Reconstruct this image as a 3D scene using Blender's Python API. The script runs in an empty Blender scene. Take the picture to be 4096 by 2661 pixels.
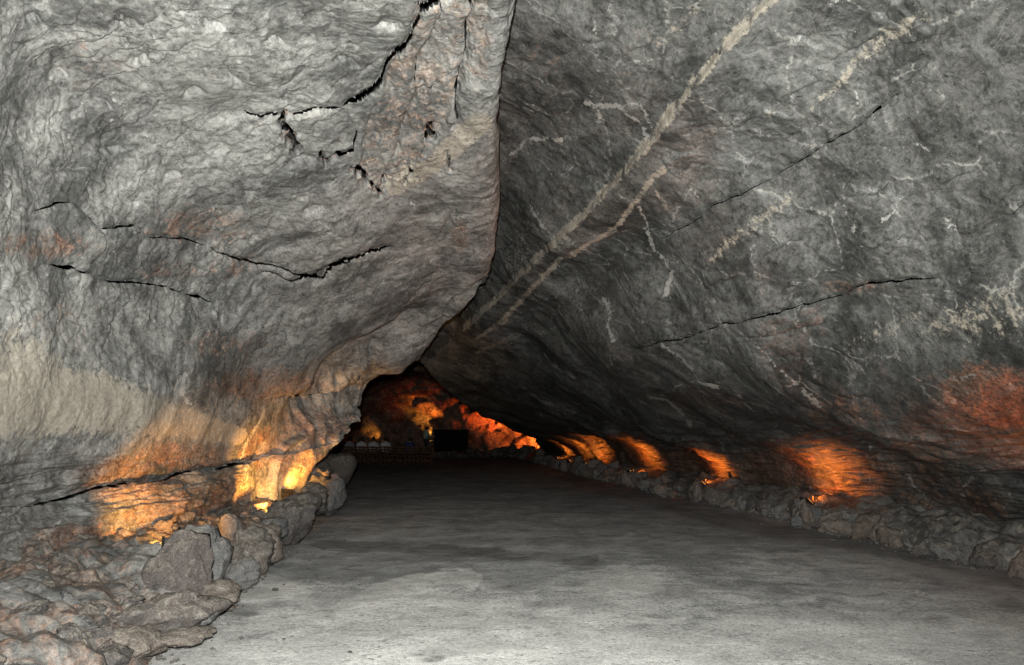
import bpy, bmesh, math, random
import numpy as np
from mathutils import Vector, Matrix

random.seed(7)
rng = np.random.default_rng(11)
SC = bpy.context.scene
COL = SC.collection

# ------------------------------------------------------------------ camera, world, flash, exposure
F = 740.0                     # focal length in pixels of a 1024 px wide picture
EYE = np.array([0.0, 0.0, 1.6])
PITCH = math.atan(99.5 / F)
cam = bpy.data.cameras.new('camera')
cam.sensor_width = 36.0
cam.lens = F / 1024 * 36.0
cam.clip_start = 0.05
cam.clip_end = 300
camo = bpy.data.objects.new('camera', cam)
camo.location = EYE
camo.rotation_euler = (math.pi / 2 + PITCH, 0, 0)
COL.objects.link(camo)
SC.camera = camo

w = bpy.data.worlds.new('World')
SC.world = w
w.use_nodes = True
w.node_tree.nodes['Background'].inputs[0].default_value = (0.5, 0.55, 0.6, 1)
w.node_tree.nodes['Background'].inputs[1].default_value = 0.001    # underground: no sky reaches here

fl = bpy.data.lights.new('flash', 'SPOT')       # the photographer's flash
fl.energy = 6100
fl.color = (1.0, 0.985, 0.95)
fl.spot_size = math.radians(116)
fl.spot_blend = 1.0
fl.shadow_soft_size = 0.035
flo = bpy.data.objects.new('flash', fl)
flo.location = (-0.06, 0.02, 1.84)
flo.rotation_euler = (math.pi / 2 + PITCH + math.radians(1), 0, math.radians(3))
COL.objects.link(flo)

SC.view_settings.view_transform = 'Standard'
SC.view_settings.look = 'None'
SC.view_settings.exposure = 0
SC.view_settings.gamma = 1
SC.cycles.use_denoising = True
SC.cycles.use_adaptive_sampling = True
SC.cycles.adaptive_threshold = 0.03
SC.cycles.max_bounces = 4
SC.cycles.diffuse_bounces = 2
SC.cycles.glossy_bounces = 1
SC.cycles.sample_clamp_indirect = 0.7
SC.cycles.denoiser = 'OPENIMAGEDENOISE'
SC.cycles.denoising_input_passes = 'RGB_ALBEDO_NORMAL'
SC.cycles.denoising_prefilter = 'NONE'

# ------------------------------------------------------------------ helpers: projection and noise
CP, SP = math.cos(PITCH), math.sin(PITCH)
FWD = np.array([0, CP, SP]); UP = np.array([0, -SP, CP]); RT = np.array([1.0, 0, 0])
TILT = 0.142                  # the tube runs a little to the left of the view


def unproj(px, py, d):
    v = FWD + RT * ((px - 512) / F) + UP * ((332.5 - py) / F)
    return EYE + v * (d / v[1])


def proj(P):
    q = P - EYE.astype(P.dtype)
    z = np.maximum(q @ FWD.astype(P.dtype), 0.05)
    return 512 + F * q[..., 0] / z, 332.5 - F * (q @ UP.astype(P.dtype)) / z


_perm = rng.permutation(256).astype(np.int32)
PERM = np.concatenate([_perm, _perm, _perm])
_g = rng.normal(size=(256, 3)); _g /= np.linalg.norm(_g, axis=1)[:, None]
GRAD = _g.astype(np.float32)


def perlin(P):
    P = P.astype(np.float32)
    i = np.floor(P).astype(np.int32)
    f = P - i
    i &= 255
    u = f * f * f * (f * (f * 6 - 15) + 10)
    out = np.zeros(P.shape[:-1], np.float32)
    for cx in (0, 1):
        ax = PERM[i[..., 0] + cx]
        wx = u[..., 0] if cx else 1 - u[..., 0]
        for cy in (0, 1):
            ay = PERM[ax + i[..., 1] + cy]
            wy = u[..., 1] if cy else 1 - u[..., 1]
            for cz in (0, 1):
                g = GRAD[PERM[ay + i[..., 2] + cz] & 255]
                wz = u[..., 2] if cz else 1 - u[..., 2]
                dt = (f[..., 0] - cx) * g[..., 0] + (f[..., 1] - cy) * g[..., 1] + (f[..., 2] - cz) * g[..., 2]
                out += wx * wy * wz * dt
    return out * 1.5


def fbm(P, freq, octv=3, gain=0.5, seed=0.0):
    s = np.zeros(P.shape[:-1], np.float32); a = 1.0
    for k in range(octv):
        s += a * perlin(P * (freq * 2.03 ** k) + (seed * 17.3 + k * 5.7))
        a *= gain
    return s


def sstep(x, a, b):
    t = np.clip((x - a) / (b - a), 0, 1)
    return t * t * (3 - 2 * t)


def shingles(a, b, cell, seed, r0=0.95, slope=1.0, ang=0.0):
    """overlapping scales in a 2-D sheet coordinate: height 0..1 with a sharp lip on one side"""
    ca, sa = math.cos(ang), math.sin(ang)
    x = (a * ca + b * sa) / cell; y = (-a * sa + b * ca) / cell
    ix = np.floor(x).astype(np.int32); iy = np.floor(y).astype(np.int32)
    best = np.zeros_like(x, dtype=np.float32)
    for ox in (-1, 0, 1):
        for oy in (-1, 0, 1):
            cx = ix + ox; cy = iy + oy
            h = PERM[(PERM[(cx + seed) & 255] + cy) & 255]
            h2 = PERM[(h + 71) & 255]; h3 = PERM[(h2 + 29) & 255]
            jx = cx + h / 256.0; jy = cy + h2 / 256.0
            dx = x - jx; dy = (y - jy) * 1.15
            rr = r0 * (0.55 + 0.55 * h3 / 256.0)
            dist = np.sqrt(dx * dx + dy * dy)
            z = 0.25 + 0.45 * (h2 / 256.0) + slope * 0.35 * (dy / rr)
            m = dist < rr
            z = np.where(m, z * np.clip((rr - dist) / (0.05 * rr) + 0.2, 0, 1), 0)
            best = np.maximum(best, z)
    return best


def polydist(u, v, pts):
    """distance in px to a polyline, sign of the side, 0..1 along it"""
    n = len(pts) - 1
    D = np.full(u.shape, 1e6, np.float32); S = np.ones(u.shape, np.float32); T = np.zeros(u.shape, np.float32)
    for k in range(n):
        x0, y0 = pts[k][:2]; x1, y1 = pts[k + 1][:2]
        ex, ey = x1 - x0, y1 - y0
        L2 = ex * ex + ey * ey + 1e-9
        t = np.clip(((u - x0) * ex + (v - y0) * ey) / L2, 0, 1)
        dx = u - x0 - t * ex; dy = v - y0 - t * ey
        dd = np.sqrt(dx * dx + dy * dy)
        m = dd < D
        D = np.where(m, dd, D)
        S = np.where(m, np.sign(ex * (v - y0) - ey * (u - x0)), S)
        T = np.where(m, (k + t) / n, T)
    return D, S, T


# ------------------------------------------------------------------ helpers: objects
def tag(o, label=None, cat=None, group=None, kind=None):
    if label: o['label'] = label
    if cat: o['category'] = cat
    if group: o['group'] = group
    if kind: o['kind'] = kind
    return o


def link(o, parent=None):
    COL.objects.link(o)
    if parent is not None: o.parent = parent
    return o


def empty(name, loc=(0, 0, 0), rz=0.0):
    o = bpy.data.objects.new(name, None)
    o.empty_display_size = 0.2
    o.location = loc; o.rotation_euler = (0, 0, rz)
    return link(o)


def bm_obj(name, bm, mat, parent=None, smooth=False):
    me = bpy.data.meshes.new(name)
    bm.to_mesh(me); bm.free()
    if mat: me.materials.append(mat)
    if smooth:
        me.polygons.foreach_set('use_smooth', [True] * len(me.polygons))
    return link(bpy.data.objects.new(name, me), parent)


def add_box(bm, c, s, rot=None, bev=0.0):
    r = bmesh.ops.create_cube(bm, size=1.0)
    vs = r['verts']
    bmesh.ops.scale(bm, vec=s, verts=vs)
    if bev > 0:
        es = list({e for v in vs for e in v.link_edges})
        rr = bmesh.ops.bevel(bm, geom=es, offset=bev, segments=2, affect='EDGES', profile=0.6)
        vs = list({v for f in rr['faces'] for v in f.verts} | {v for v in vs if v.is_valid})
    if rot is not None: bmesh.ops.rotate(bm, verts=vs, matrix=rot)
    bmesh.ops.translate(bm, vec=c, verts=vs)
    return vs


def add_tube(bm, a, b, r0, r1=None, seg=8):
    a = Vector(a); b = Vector(b); r1 = r0 if r1 is None else r1
    L = (b - a).length
    r = bmesh.ops.create_cone(bm, cap_ends=True, segments=seg, radius1=r0, radius2=r1, depth=L)
    q = Vector((0, 0, 1)).rotation_difference((b - a).normalized())
    bmesh.ops.rotate(bm, verts=r['verts'], matrix=q.to_matrix())
    bmesh.ops.translate(bm, vec=(a + b) / 2, verts=r['verts'])


def grid_mesh(name, P, mat, attrs=None, hole=None, parent=None):
    R, C = P.shape[:2]
    me = bpy.data.meshes.new(name)
    idx = np.arange(R * C, dtype=np.int32).reshape(R, C)
    q = np.stack([idx[:-1, :-1], idx[:-1, 1:], idx[1:, 1:], idx[1:, :-1]], -1).reshape(-1, 4)
    if hole is not None: q = q[~hole.ravel()]
    nq = len(q)
    me.vertices.add(R * C)
    me.vertices.foreach_set('co', P.astype(np.float32).ravel())
    me.loops.add(nq * 4)
    me.loops.foreach_set('vertex_index', np.ascontiguousarray(q).ravel())
    me.polygons.add(nq)
    me.polygons.foreach_set('loop_start', np.arange(0, nq * 4, 4, dtype=np.int32))
    me.polygons.foreach_set('use_smooth', np.ones(nq, dtype=bool))
    me.update(calc_edges=True)
    for k, a in (attrs or {}).items():
        at = me.attributes.new(k, 'FLOAT', 'POINT')
        at.data.foreach_set('value', np.clip(a, -4, 4).astype(np.float32).ravel())
    me.materials.append(mat)
    o = bpy.data.objects.new(name, me)
    return link(o, parent)


def normals(P, toward):
    du = np.gradient(P, axis=0); dv = np.gradient(P, axis=1)
    n = np.cross(du, dv)
    n /= np.maximum(np.linalg.norm(n, axis=-1, keepdims=True), 1e-9)
    s = np.sign(np.sum(n * (toward - P), -1, keepdims=True))
    s = np.where(np.median(s) == 0, 1, np.median(s))
    return n * s, s


def smooth_rows(A, sig):
    r = int(3 * sig); k = np.exp(-0.5 * (np.arange(-r, r + 1) / sig) ** 2); k /= k.sum()
    pad = np.concatenate([np.repeat(A[:1], r, 0), A, np.repeat(A[-1:], r, 0)])
    out = np.zeros_like(A)
    for i, kk in enumerate(k): out += kk * pad[i:i + len(A)]
    return out


def catmull(ncol, knots, dens):
    """weights (ncol x K) of a Catmull-Rom through K control points; dens = columns wanted per span"""
    K = knots
    cs = np.concatenate([[0], np.cumsum(dens)]).astype(float); cs /= cs[-1]
    s = np.interp(np.linspace(0, 1, ncol), cs, np.arange(K))
    W = np.zeros((ncol, K))
    for c, x in enumerate(s):
        i = min(int(x), K - 2); t = x - i
        w4 = [-.5 * t + t * t - .5 * t ** 3, 1 - 2.5 * t * t + 1.5 * t ** 3, .5 * t + 2 * t * t - 1.5 * t ** 3, -.5 * t * t + .5 * t ** 3]
        for j, ww in zip((i - 1, i, i + 1, i + 2), w4):
            if j < 0: W[c, 0] += 2 * ww; W[c, 1] -= ww
            elif j > K - 1: W[c, K - 1] += 2 * ww; W[c, K - 2] -= ww
            else: W[c, j] += ww
    return W.astype(np.float32), s


def P_(px, py, d):            # a sample of a string from a pixel and its distance along the tube
    p = unproj(px, py, d); return (d, p[0] + TILT * d, p[2])


def W_(X, Z, d): return (d, X, Z)


# ------------------------------------------------------------------ materials
class N:
    def __init__(s, name):
        s.m = bpy.data.materials.new(name); s.m.use_nodes = True
        s.t = s.m.node_tree; s.b = s.t.nodes['Principled BSDF']
    def new(s, typ, **kw):
        n = s.t.nodes.new(typ)
        for k, v in kw.items(): setattr(n, k, v)
        return n
    def put(s, sock, v):
        if hasattr(v, 'is_output') or isinstance(v, bpy.types.NodeSocket): s.t.links.new(v, sock)
        elif isinstance(v, (tuple, list)) and sock.type == 'RGBA' and len(v) == 3: sock.default_value = (*v, 1)
        else: sock.default_value = v
    def math(s, op, a, b=0.0, c=0.0, clamp=False):
        n = s.new('ShaderNodeMath', operation=op, use_clamp=clamp)
        s.put(n.inputs[0], a); s.put(n.inputs[1], b); s.put(n.inputs[2], c)
        return n.outputs[0]
    def noise(s, vec, scale, detail=4.0, rough=0.55, dist=0.0):
        n = s.new('ShaderNodeTexNoise')
        s.put(n.inputs['Vector'], vec); n.inputs['Scale'].default_value = scale
        n.inputs['Detail'].default_value = detail; n.inputs['Roughness'].default_value = rough
        n.inputs['Distortion'].default_value = dist
        return n.outputs['Fac']
    def vor(s, vec, scale, feature='F1', rand=1.0):
        n = s.new('ShaderNodeTexVoronoi', feature=feature)
        s.put(n.inputs['Vector'], vec); n.inputs['Scale'].default_value = scale
        n.inputs['Randomness'].default_value = rand
        return n.outputs['Distance']
    def ramp(s, fac, lo, hi, a=0.0, b=1.0):
        n = s.new('ShaderNodeMapRange', interpolation_type='SMOOTHSTEP')
        s.put(n.inputs[0], fac); n.inputs[1].default_value = lo; n.inputs[2].default_value = hi
        n.inputs[3].default_value = a; n.inputs[4].default_value = b
        return n.outputs[0]
    def mix(s, f, a, b, mode='MIX'):
        n = s.new('ShaderNodeMix', data_type='RGBA', blend_type=mode)
        s.put(n.inputs[0], f); s.put(n.inputs[6], a); s.put(n.inputs[7], b)
        return n.outputs[2]
    def attr(s, name):
        return s.new('ShaderNodeAttribute', attribute_name=name).outputs['Fac']
    def coord(s): return s.new('ShaderNodeTexCoord').outputs['Object']
    def pos(s): return s.new('ShaderNodeNewGeometry').outputs['Position']
    def scale(s, vec, v):
        n = s.new('ShaderNodeMapping'); s.put(n.inputs[0], vec); n.inputs['Scale'].default_value = v
        return n.outputs[0]
    def val(s, v, col):                         # multiply a colour by a scalar socket
        n = s.new('ShaderNodeVectorMath', operation='SCALE')
        s.put(n.inputs[0], col); s.put(n.inputs['Scale'], v)
        return n.outputs[0]
    def bump(s, h, dist, strength=1.0, prev=None):
        n = s.new('ShaderNodeBump'); s.put(n.inputs['Height'], h)
        n.inputs['Distance'].default_value = dist; n.inputs['Strength'].default_value = strength
        if prev is not None: s.put(n.inputs['Normal'], prev)
        return n.outputs[0]
    def done(s, col, rough=0.8, normal=None, spec=0.3):
        s.put(s.b.inputs['Base Color'], col); s.put(s.b.inputs['Roughness'], rough)
        s.b.inputs['Specular IOR Level'].default_value = spec
        if normal is not None: s.put(s.b.inputs['Normal'], normal)
        return s.m


def lava_rock(name, dark, light, wisp=1.0, spec=0.5, rough=0.55, relief=1.0, vein=0.0):
    n = N(name); p = n.pos()
    big = n.noise(p, 0.9, 3, 0.6, 0.6)
    mid = n.noise(p, 5.0, 4, 0.62, 1.2)
    fine = n.noise(p, 24.0, 4, 0.68, 0.5)
    grain = n.noise(p, 95.0, 2, 0.6)
    wv = n.noise(n.scale(p, (1.0, 0.7, 1.3)), 4.0, 3, 0.6, 2.0)
    wl = n.math('POWER', n.math('SUBTRACT', 1.0, n.math('ABSOLUTE', n.math('MULTIPLY', n.math('SUBTRACT', wv, 0.5), 7.0)), clamp=True), 2.0)
    w2 = n.noise(p, 11.0, 3, 0.6, 1.6)
    wl2 = n.math('POWER', n.math('SUBTRACT', 1.0, n.math('ABSOLUTE', n.math('MULTIPLY', n.math('SUBTRACT', w2, 0.52), 8.0)), clamp=True), 2.0)
    f = n.math('ADD', n.math('MULTIPLY', big, 0.4), n.math('MULTIPLY', mid, 0.6))
    col = n.mix(n.ramp(f, 0.40, 0.60), dark, light)
    blot = n.noise(p, 2.1, 3, 0.65, 1.0)
    k = n.math('MULTIPLY', n.ramp(fine, 0.36, 0.64, 0.70, 1.30), n.ramp(grain, 0.36, 0.64, 0.80, 1.20))
    k = n.math('MULTIPLY', k, n.ramp(blot, 0.38, 0.62, 0.66, 1.30))
    col = n.val(k, col)
    rust = n.attr('rust')
    rf = n.ramp(n.math('ADD', rust, n.math('MULTIPLY', n.math('SUBTRACT', mid, 0.5), 1.8)), 0.30, 0.75)
    rcol = n.mix(n.ramp(fine, 0.38, 0.62), (0.12, 0.056, 0.032), (0.27, 0.135, 0.075))
    col = n.mix(n.math('MULTIPLY', rf, 0.8), col, n.val(n.math('MULTIPLY', k, 0.95), rcol))
    white = n.attr('white')
    wf = n.math('MULTIPLY', n.math('ADD', n.math('MULTIPLY', wl, 0.34 * wisp), n.math('MULTIPLY', wl2, 0.30 * wisp)), n.ramp(big, 0.38, 0.58, 0.25, 1.0))
    wh = n.ramp(n.math('ADD', white, n.math('MULTIPLY', n.math('SUBTRACT', fine, 0.5), 2.0)), 0.35, 0.85)
    wf = n.math('MAXIMUM', wf, n.math('MULTIPLY', wh, 0.8))
    if vein > 0:                                 # fine branching mineral veins along old shrinkage cracks
        wp = n.new('ShaderNodeVectorMath', operation='ADD'); nz = n.new('ShaderNodeTexNoise')
        n.put(nz.inputs['Vector'], p); nz.inputs['Scale'].default_value = 1.6; nz.inputs['Detail'].default_value = 4.0; nz.inputs['Roughness'].default_value = 0.65
        n.put(wp.inputs[0], p); n.put(wp.inputs[1], n.val(0.38, nz.outputs['Color']))
        e = n.vor(wp.outputs[0], 0.85, 'DISTANCE_TO_EDGE')
        ln = n.math('MULTIPLY', n.ramp(e, 0.001, 0.021, 1.0, 0.0), n.ramp(blot, 0.43, 0.56))
        wf = n.math('MAXIMUM', wf, n.math('MULTIPLY', n.math('MULTIPLY', ln, n.ramp(fine, 0.36, 0.58, 0.15, 1.0)), vein))
    glint = n.ramp(n.noise(p, 55.0, 2, 0.6), 0.645, 0.70)  # sparkle of the sheen painted as white specks in the colour
    wf = n.math('MAXIMUM', wf, n.math('MULTIPLY', glint, n.ramp(w2, 0.45, 0.6, 0.0, 0.6)))
    col = n.mix(wf, col, (0.46, 0.455, 0.42))
    dust = n.attr('dust')
    df = n.ramp(n.math('ADD', dust, n.math('ADD', n.math('MULTIPLY', n.math('SUBTRACT', mid, 0.5), 1.3), n.math('MULTIPLY', n.math('SUBTRACT', fine, 0.5), 1.6))), 0.32, 0.72)
    col = n.mix(n.math('MULTIPLY', df, 0.85), col, n.val(n.ramp(fine, 0.3, 0.7, 0.75, 1.2), (0.335, 0.305, 0.245)))
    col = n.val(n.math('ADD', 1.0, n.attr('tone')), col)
    h = n.math('ADD', n.math('MULTIPLY', mid, 0.014), n.math('ADD', n.math('MULTIPLY', fine, 0.0075), n.math('MULTIPLY', grain, 0.0018)))
    h = n.math('MULTIPLY', h, n.ramp(blot, 0.36, 0.66, 0.35 * relief, 1.25 * relief))
    b = n.bump(h, 1.0, 1.0)
    r = n.math('ADD', rough, n.math('MULTIPLY', n.math('SUBTRACT', mid, 0.5), 0.6))
    r = n.math('ADD', r, n.math('MULTIPLY', df, 0.35), clamp=True)
    return n.done(col, r, b, spec)


M = {}
M['left'] = lava_rock('lava_rock_ceiling', (0.082, 0.085, 0.081), (0.212, 0.216, 0.205), 1.0, relief=0.8)
M['right'] = lava_rock('lava_rock_wall', (0.038, 0.0405, 0.038), (0.103, 0.107, 0.1015), 0.45, relief=0.75, vein=0.65)
M['far'] = lava_rock('lava_rock_chamber', (0.04, 0.036, 0.032), (0.13, 0.113, 0.093), 0.3, 0.15, 0.8, relief=0.9)


def stone_mat(name, a, b, c):
    n = N(name); p = n.coord(); pw = n.pos()
    rnd = n.new('ShaderNodeObjectInfo').outputs['Random']
    big = n.noise(pw, 3.0, 4, 0.6, 0.6); mid = n.noise(pw, 13.0, 5, 0.65, 0.6); fine = n.noise(pw, 60.0, 4, 0.65)
    pits = n.ramp(n.vor(pw, 38.0), 0.0, 0.28)
    col = n.mix(n.ramp(n.math('ADD', n.math('MULTIPLY', big, 0.5), n.math('MULTIPLY', rnd, 0.5)), 0.3, 0.7), a, b)
    col = n.mix(n.math('MULTIPLY', n.ramp(mid, 0.5, 0.68), 0.55), col, c)
    up = n.new('ShaderNodeSeparateXYZ'); n.put(up.inputs[0], n.new('ShaderNodeNewGeometry').outputs['Normal'])
    du = n.math('MULTIPLY', n.ramp(up.outputs['Z'], 0.2, 0.95), n.ramp(mid, 0.4, 0.6, 0.0, 0.6))
    col = n.mix(du, col, (0.22, 0.20, 0.165))
    col = n.val(n.math('MULTIPLY', n.ramp(fine, 0.25, 0.75, 0.6, 1.35), n.ramp(pits, 0, 1, 0.7, 1.0)), col)
    bb = n.bump(mid, 0.04, 0.8); bb = n.bump(n.math('ADD', fine, n.math('MULTIPLY', pits, 0.4)), 0.012, 0.9, bb)
    return n.done(col, 0.85, bb, 0.2)


M['stone'] = stone_mat('rubble_stone', (0.075, 0.07, 0.066), (0.135, 0.115, 0.098), (0.22, 0.21, 0.19))
M['stone_red'] = stone_mat('reddish_stone', (0.085, 0.075, 0.069), (0.135, 0.108, 0.095), (0.20, 0.18, 0.16))
M['stone_grey'] = stone_mat('grey_stone', (0.075, 0.078, 0.078), (0.125, 0.125, 0.12), (0.22, 0.22, 0.21))
M['stone_dark'] = stone_mat('dark_stone', (0.045, 0.042, 0.04), (0.09, 0.075, 0.062), (0.12, 0.11, 0.10))


def concrete():
    n = N('worn_concrete'); p = n.pos()
    st = n.scale(p, (0.9, 1.0, 1.0))
    big = n.noise(st, 0.8, 3, 0.6, 0.8); mid = n.noise(st, 4.0, 4, 0.65, 0.8); fine = n.noise(p, 28.0, 4, 0.7); grain = n.noise(p, 120.0, 2, 0.6)
    blot = n.noise(st, 1.7, 3, 0.6, 0.5)
    col = n.mix(n.ramp(n.math('ADD', n.math('MULTIPLY', big, 0.5), n.math('MULTIPLY', mid, 0.5)), 0.40, 0.60), (0.185, 0.192, 0.189), (0.325, 0.333, 0.324))
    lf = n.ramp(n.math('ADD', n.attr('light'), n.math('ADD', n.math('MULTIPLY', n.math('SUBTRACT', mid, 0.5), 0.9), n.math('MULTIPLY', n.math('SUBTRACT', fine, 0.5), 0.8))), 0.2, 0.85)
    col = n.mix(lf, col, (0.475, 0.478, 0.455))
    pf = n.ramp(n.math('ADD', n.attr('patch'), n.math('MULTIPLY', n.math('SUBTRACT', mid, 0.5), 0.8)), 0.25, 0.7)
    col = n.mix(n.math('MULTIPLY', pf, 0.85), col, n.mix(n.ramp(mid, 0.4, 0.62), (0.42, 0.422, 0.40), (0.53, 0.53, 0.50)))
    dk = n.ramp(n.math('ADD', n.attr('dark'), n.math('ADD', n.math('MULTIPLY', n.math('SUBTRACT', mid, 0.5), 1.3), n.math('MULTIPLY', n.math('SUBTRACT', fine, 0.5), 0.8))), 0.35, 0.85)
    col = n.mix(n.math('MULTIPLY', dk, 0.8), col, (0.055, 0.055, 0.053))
    spots = n.math('MULTIPLY', n.ramp(n.noise(st, 12.0, 3, 0.8), 0.56, 0.64), n.ramp(blot, 0.42, 0.6, 0.1, 1.0))
    col = n.mix(n.math('MULTIPLY', spots, 0.6), col, (0.10, 0.098, 0.092))
    grit = n.math('MULTIPLY', n.ramp(n.vor(p, 13.0), 0.13, 0.24, 1.0, 0.0), n.ramp(n.noise(p, 3.0, 4, 0.75), 0.46, 0.62))
    col = n.mix(n.math('MULTIPLY', grit, 0.75), col, (0.07, 0.068, 0.064))
    scuff = n.ramp(n.noise(n.scale(p, (0.6, 1.2, 1)), 6.0, 4, 0.75, 0.8), 0.56, 0.66)
    col = n.mix(n.math('MULTIPLY', scuff, 0.25), col, (0.42, 0.41, 0.39))
    col = n.val(n.math('MULTIPLY', n.math('MULTIPLY', n.ramp(fine, 0.35, 0.65, 0.84, 1.14), n.ramp(blot, 0.35, 0.65, 0.82, 1.14)), n.ramp(grain, 0.38, 0.62, 0.78, 1.22)), col)
    b = n.bump(n.math('ADD', n.math('MULTIPLY', mid, 0.010), n.math('ADD', n.math('MULTIPLY', fine, 0.0022), n.math('MULTIPLY', grain, 0.0006))), 1.0, 1.0)
    return n.done(col, 0.8, b, 0.25)


M['floor'] = concrete()


def plain(name, c, rough=0.6, metal=0.0, bump=0.0, spec=0.3):
    n = N(name); p = n.coord()
    f = n.noise(p, 30, 4, 0.6)
    n.b.inputs['Metallic'].default_value = metal
    return n.done(n.val(n.ramp(f, 0.3, 0.7, 0.75, 1.25), c), rough, n.bump(f, 0.003, 0.5) if bump else None, spec)


M['wood'] = plain('chair_wood', (0.055, 0.028, 0.014), 0.6, spec=0.1)
M['black'] = plain('black_lacquer', (0.008, 0.008, 0.009), 0.85, spec=0.03)
M['blackmetal'] = plain('black_painted_metal', (0.02, 0.02, 0.02), 0.5, 0.4)
M['skin'] = plain('skin', (0.42, 0.25, 0.18), 0.6)
M['hair'] = plain('dark_hair', (0.02, 0.015, 0.012), 0.7)
M['trousers'] = plain('dark_trousers', (0.03, 0.032, 0.04), 0.85)
M['white_shirt'] = plain('white_cotton', (0.36, 0.36, 0.36), 0.9)
M['blue_shirt'] = plain('dark_blue_cotton', (0.02, 0.03, 0.10), 0.9)
M['grey_shirt'] = plain('grey_cotton', (0.14, 0.14, 0.15), 0.9)


def striped():
    n = N('striped_shirt'); p = n.coord()
    s = n.new('ShaderNodeSeparateXYZ'); n.put(s.inputs[0], p)
    wv = n.math('SINE', n.math('MULTIPLY', s.outputs['X'], 48.0))
    return n.done(n.mix(n.ramp(wv, 0.3, 0.5), (0.68, 0.70, 0.66), (0.08, 0.20, 0.12)), 0.85)


M['striped'] = striped()


def glow(name, c, strength):
    m = bpy.data.materials.new(name); m.use_nodes = True
    b = m.node_tree.nodes['Principled BSDF']
    b.inputs['Base Color'].default_value = (*c, 1)
    b.inputs['Emission Color'].default_value = (*c, 1); b.inputs['Emission Strength'].default_value = strength
    return m


M['glow_amber'] = glow('amber_lamp_glass', (1.0, 0.55, 0.16), 3)
M['glow_orange'] = glow('orange_lamp_glass', (1.0, 0.36, 0.07), 2.5)
M['glow_red'] = glow('red_lamp_glass', (1.0, 0.16, 0.03), 2.5)

# ------------------------------------------------------------------ the left wall and hanging ceiling
NEAR = 4.4


def ring_d(n, d0, d1, p=0.5):
    return np.linspace(d0 ** -p, d1 ** -p, n) ** (-1 / p)


def strings_to_ctrl(strings, dk):
    """dk: rings x K distances -> control points rings x K x 3 in world space"""
    C = np.zeros((*dk.shape, 3))
    for k, st in enumerate(strings):
        a = np.array(sorted(st))
        C[:, k, 0] = np.interp(dk[:, k], a[:, 0], a[:, 1])
        C[:, k, 2] = np.interp(dk[:, k], a[:, 0], a[:, 2])
        C[:, k, 1] = dk[:, k]
    return C


keel = [P_(514, -8, 6.0), P_(508, 60, 7.2), P_(499, 125, 8.6), P_(497, 185, 10.2), P_(494, 245, 12), P_(486, 293, 14),
        P_(448, 318, 15.5), P_(428, 340, 16.5), P_(423, 364, 17)]
back = [(d, X - 0.35, Z + 1.6) for d, X, Z in keel]
S2 = [P_(440, 0, 5.9), P_(425, 90, 7.6), P_(425, 170, 9.6), P_(432, 250, 12), P_(440, 300, 14), P_(414, 372, 17)]
S2b = [P_(247, 10, 6), P_(300, 115, 7.8), P_(345, 200, 9.8), P_(385, 270, 12), P_(402, 324, 14), P_(388, 312, 14.7), P_(394, 350, 15.6), P_(402, 384, 17)]
S3 = [P_(60, 55, 6), P_(150, 175, 8), P_(230, 258, 10), P_(290, 318, 12), P_(338, 360, 14), P_(320, 344, 14.6), P_(345, 364, 15.5), P_(381, 390, 17)]
S4 = [P_(10, 225, 6.3), P_(100, 296, 8), P_(180, 341, 10), P_(255, 373, 12), P_(318, 391, 14), P_(300, 380, 14.6), P_(330, 396, 15.5), P_(372, 414, 17)]
S5 = [P_(0, 395, 6.5), P_(120, 416, 8.5), P_(200, 427, 10.5), P_(250, 434, 12.3), P_(296, 434, 14), P_(356, 435, 15.8)]
S6 = [P_(0, 503, 6.9), P_(100, 488, 8.5), P_(180, 472, 10.1), P_(247, 464, 12.3), P_(270, 468, 13.2), P_(337, 455, 15.2)]
S7 = [P_(0, 545, 6.9), P_(100, 525, 8.3), P_(190, 505, 9.9), P_(243, 492, 12.3), P_(262, 494, 13.0), P_(319, 473, 14.9)]
S8 = [W_(-3.4, -0.3, 5), W_(-3.2, -0.3, 12), W_(-2.3, -0.3, 14.9)]
FL = dict(back=(0.2, 1.5), keel=(-0.3, 1.6), s=(-1.2, 1.4), l=(-2.2, 0.9), b=(-2.5, 0.2))


def flare(st, v):
    d, X, Z = sorted(st)[-1]
    return st + [(d + 0.35, X + 0.10 * v[0], Z + 0.10 * v[1]), (d + 1.6, X + v[0], Z + v[1])]


L_str = [flare(back, FL['back']), flare(keel, FL['keel']), flare(S2, FL['keel']), flare(S2b, FL['s']), flare(S3, FL['s']),
         flare(S4, FL['l']), flare(S5, FL['l']), flare(S6, FL['b']), flare(S7, FL['b']), flare(S8, FL['b'])]
RL, CL = 540, 800
dl = np.concatenate([np.linspace(-5, NEAR, 26)[:-1], ring_d(RL - 25, NEAR, 18.6)])
dk = np.stack([np.concatenate([np.linspace(-5, NEAR, 26)[:-1], ring_d(RL - 25, NEAR, max(st_)[0])]) for st_ in L_str], 1)
C = strings_to_ctrl(L_str, dk)
C = smooth_rows(C, 5.0)
C[:, :, 0] -= TILT * C[:, :, 1]
Wt, sl = catmull(CL, len(L_str), [25, 90, 130, 130, 110, 120, 90, 60, 45])
PL = np.einsum('ck,rkx->rcx', Wt, C)


def axis_pts(P, z=2.0, off=2.0):
    t = P.copy(); t[..., 0] = off - TILT * P[..., 1]; t[..., 2] = z
    return t


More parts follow.
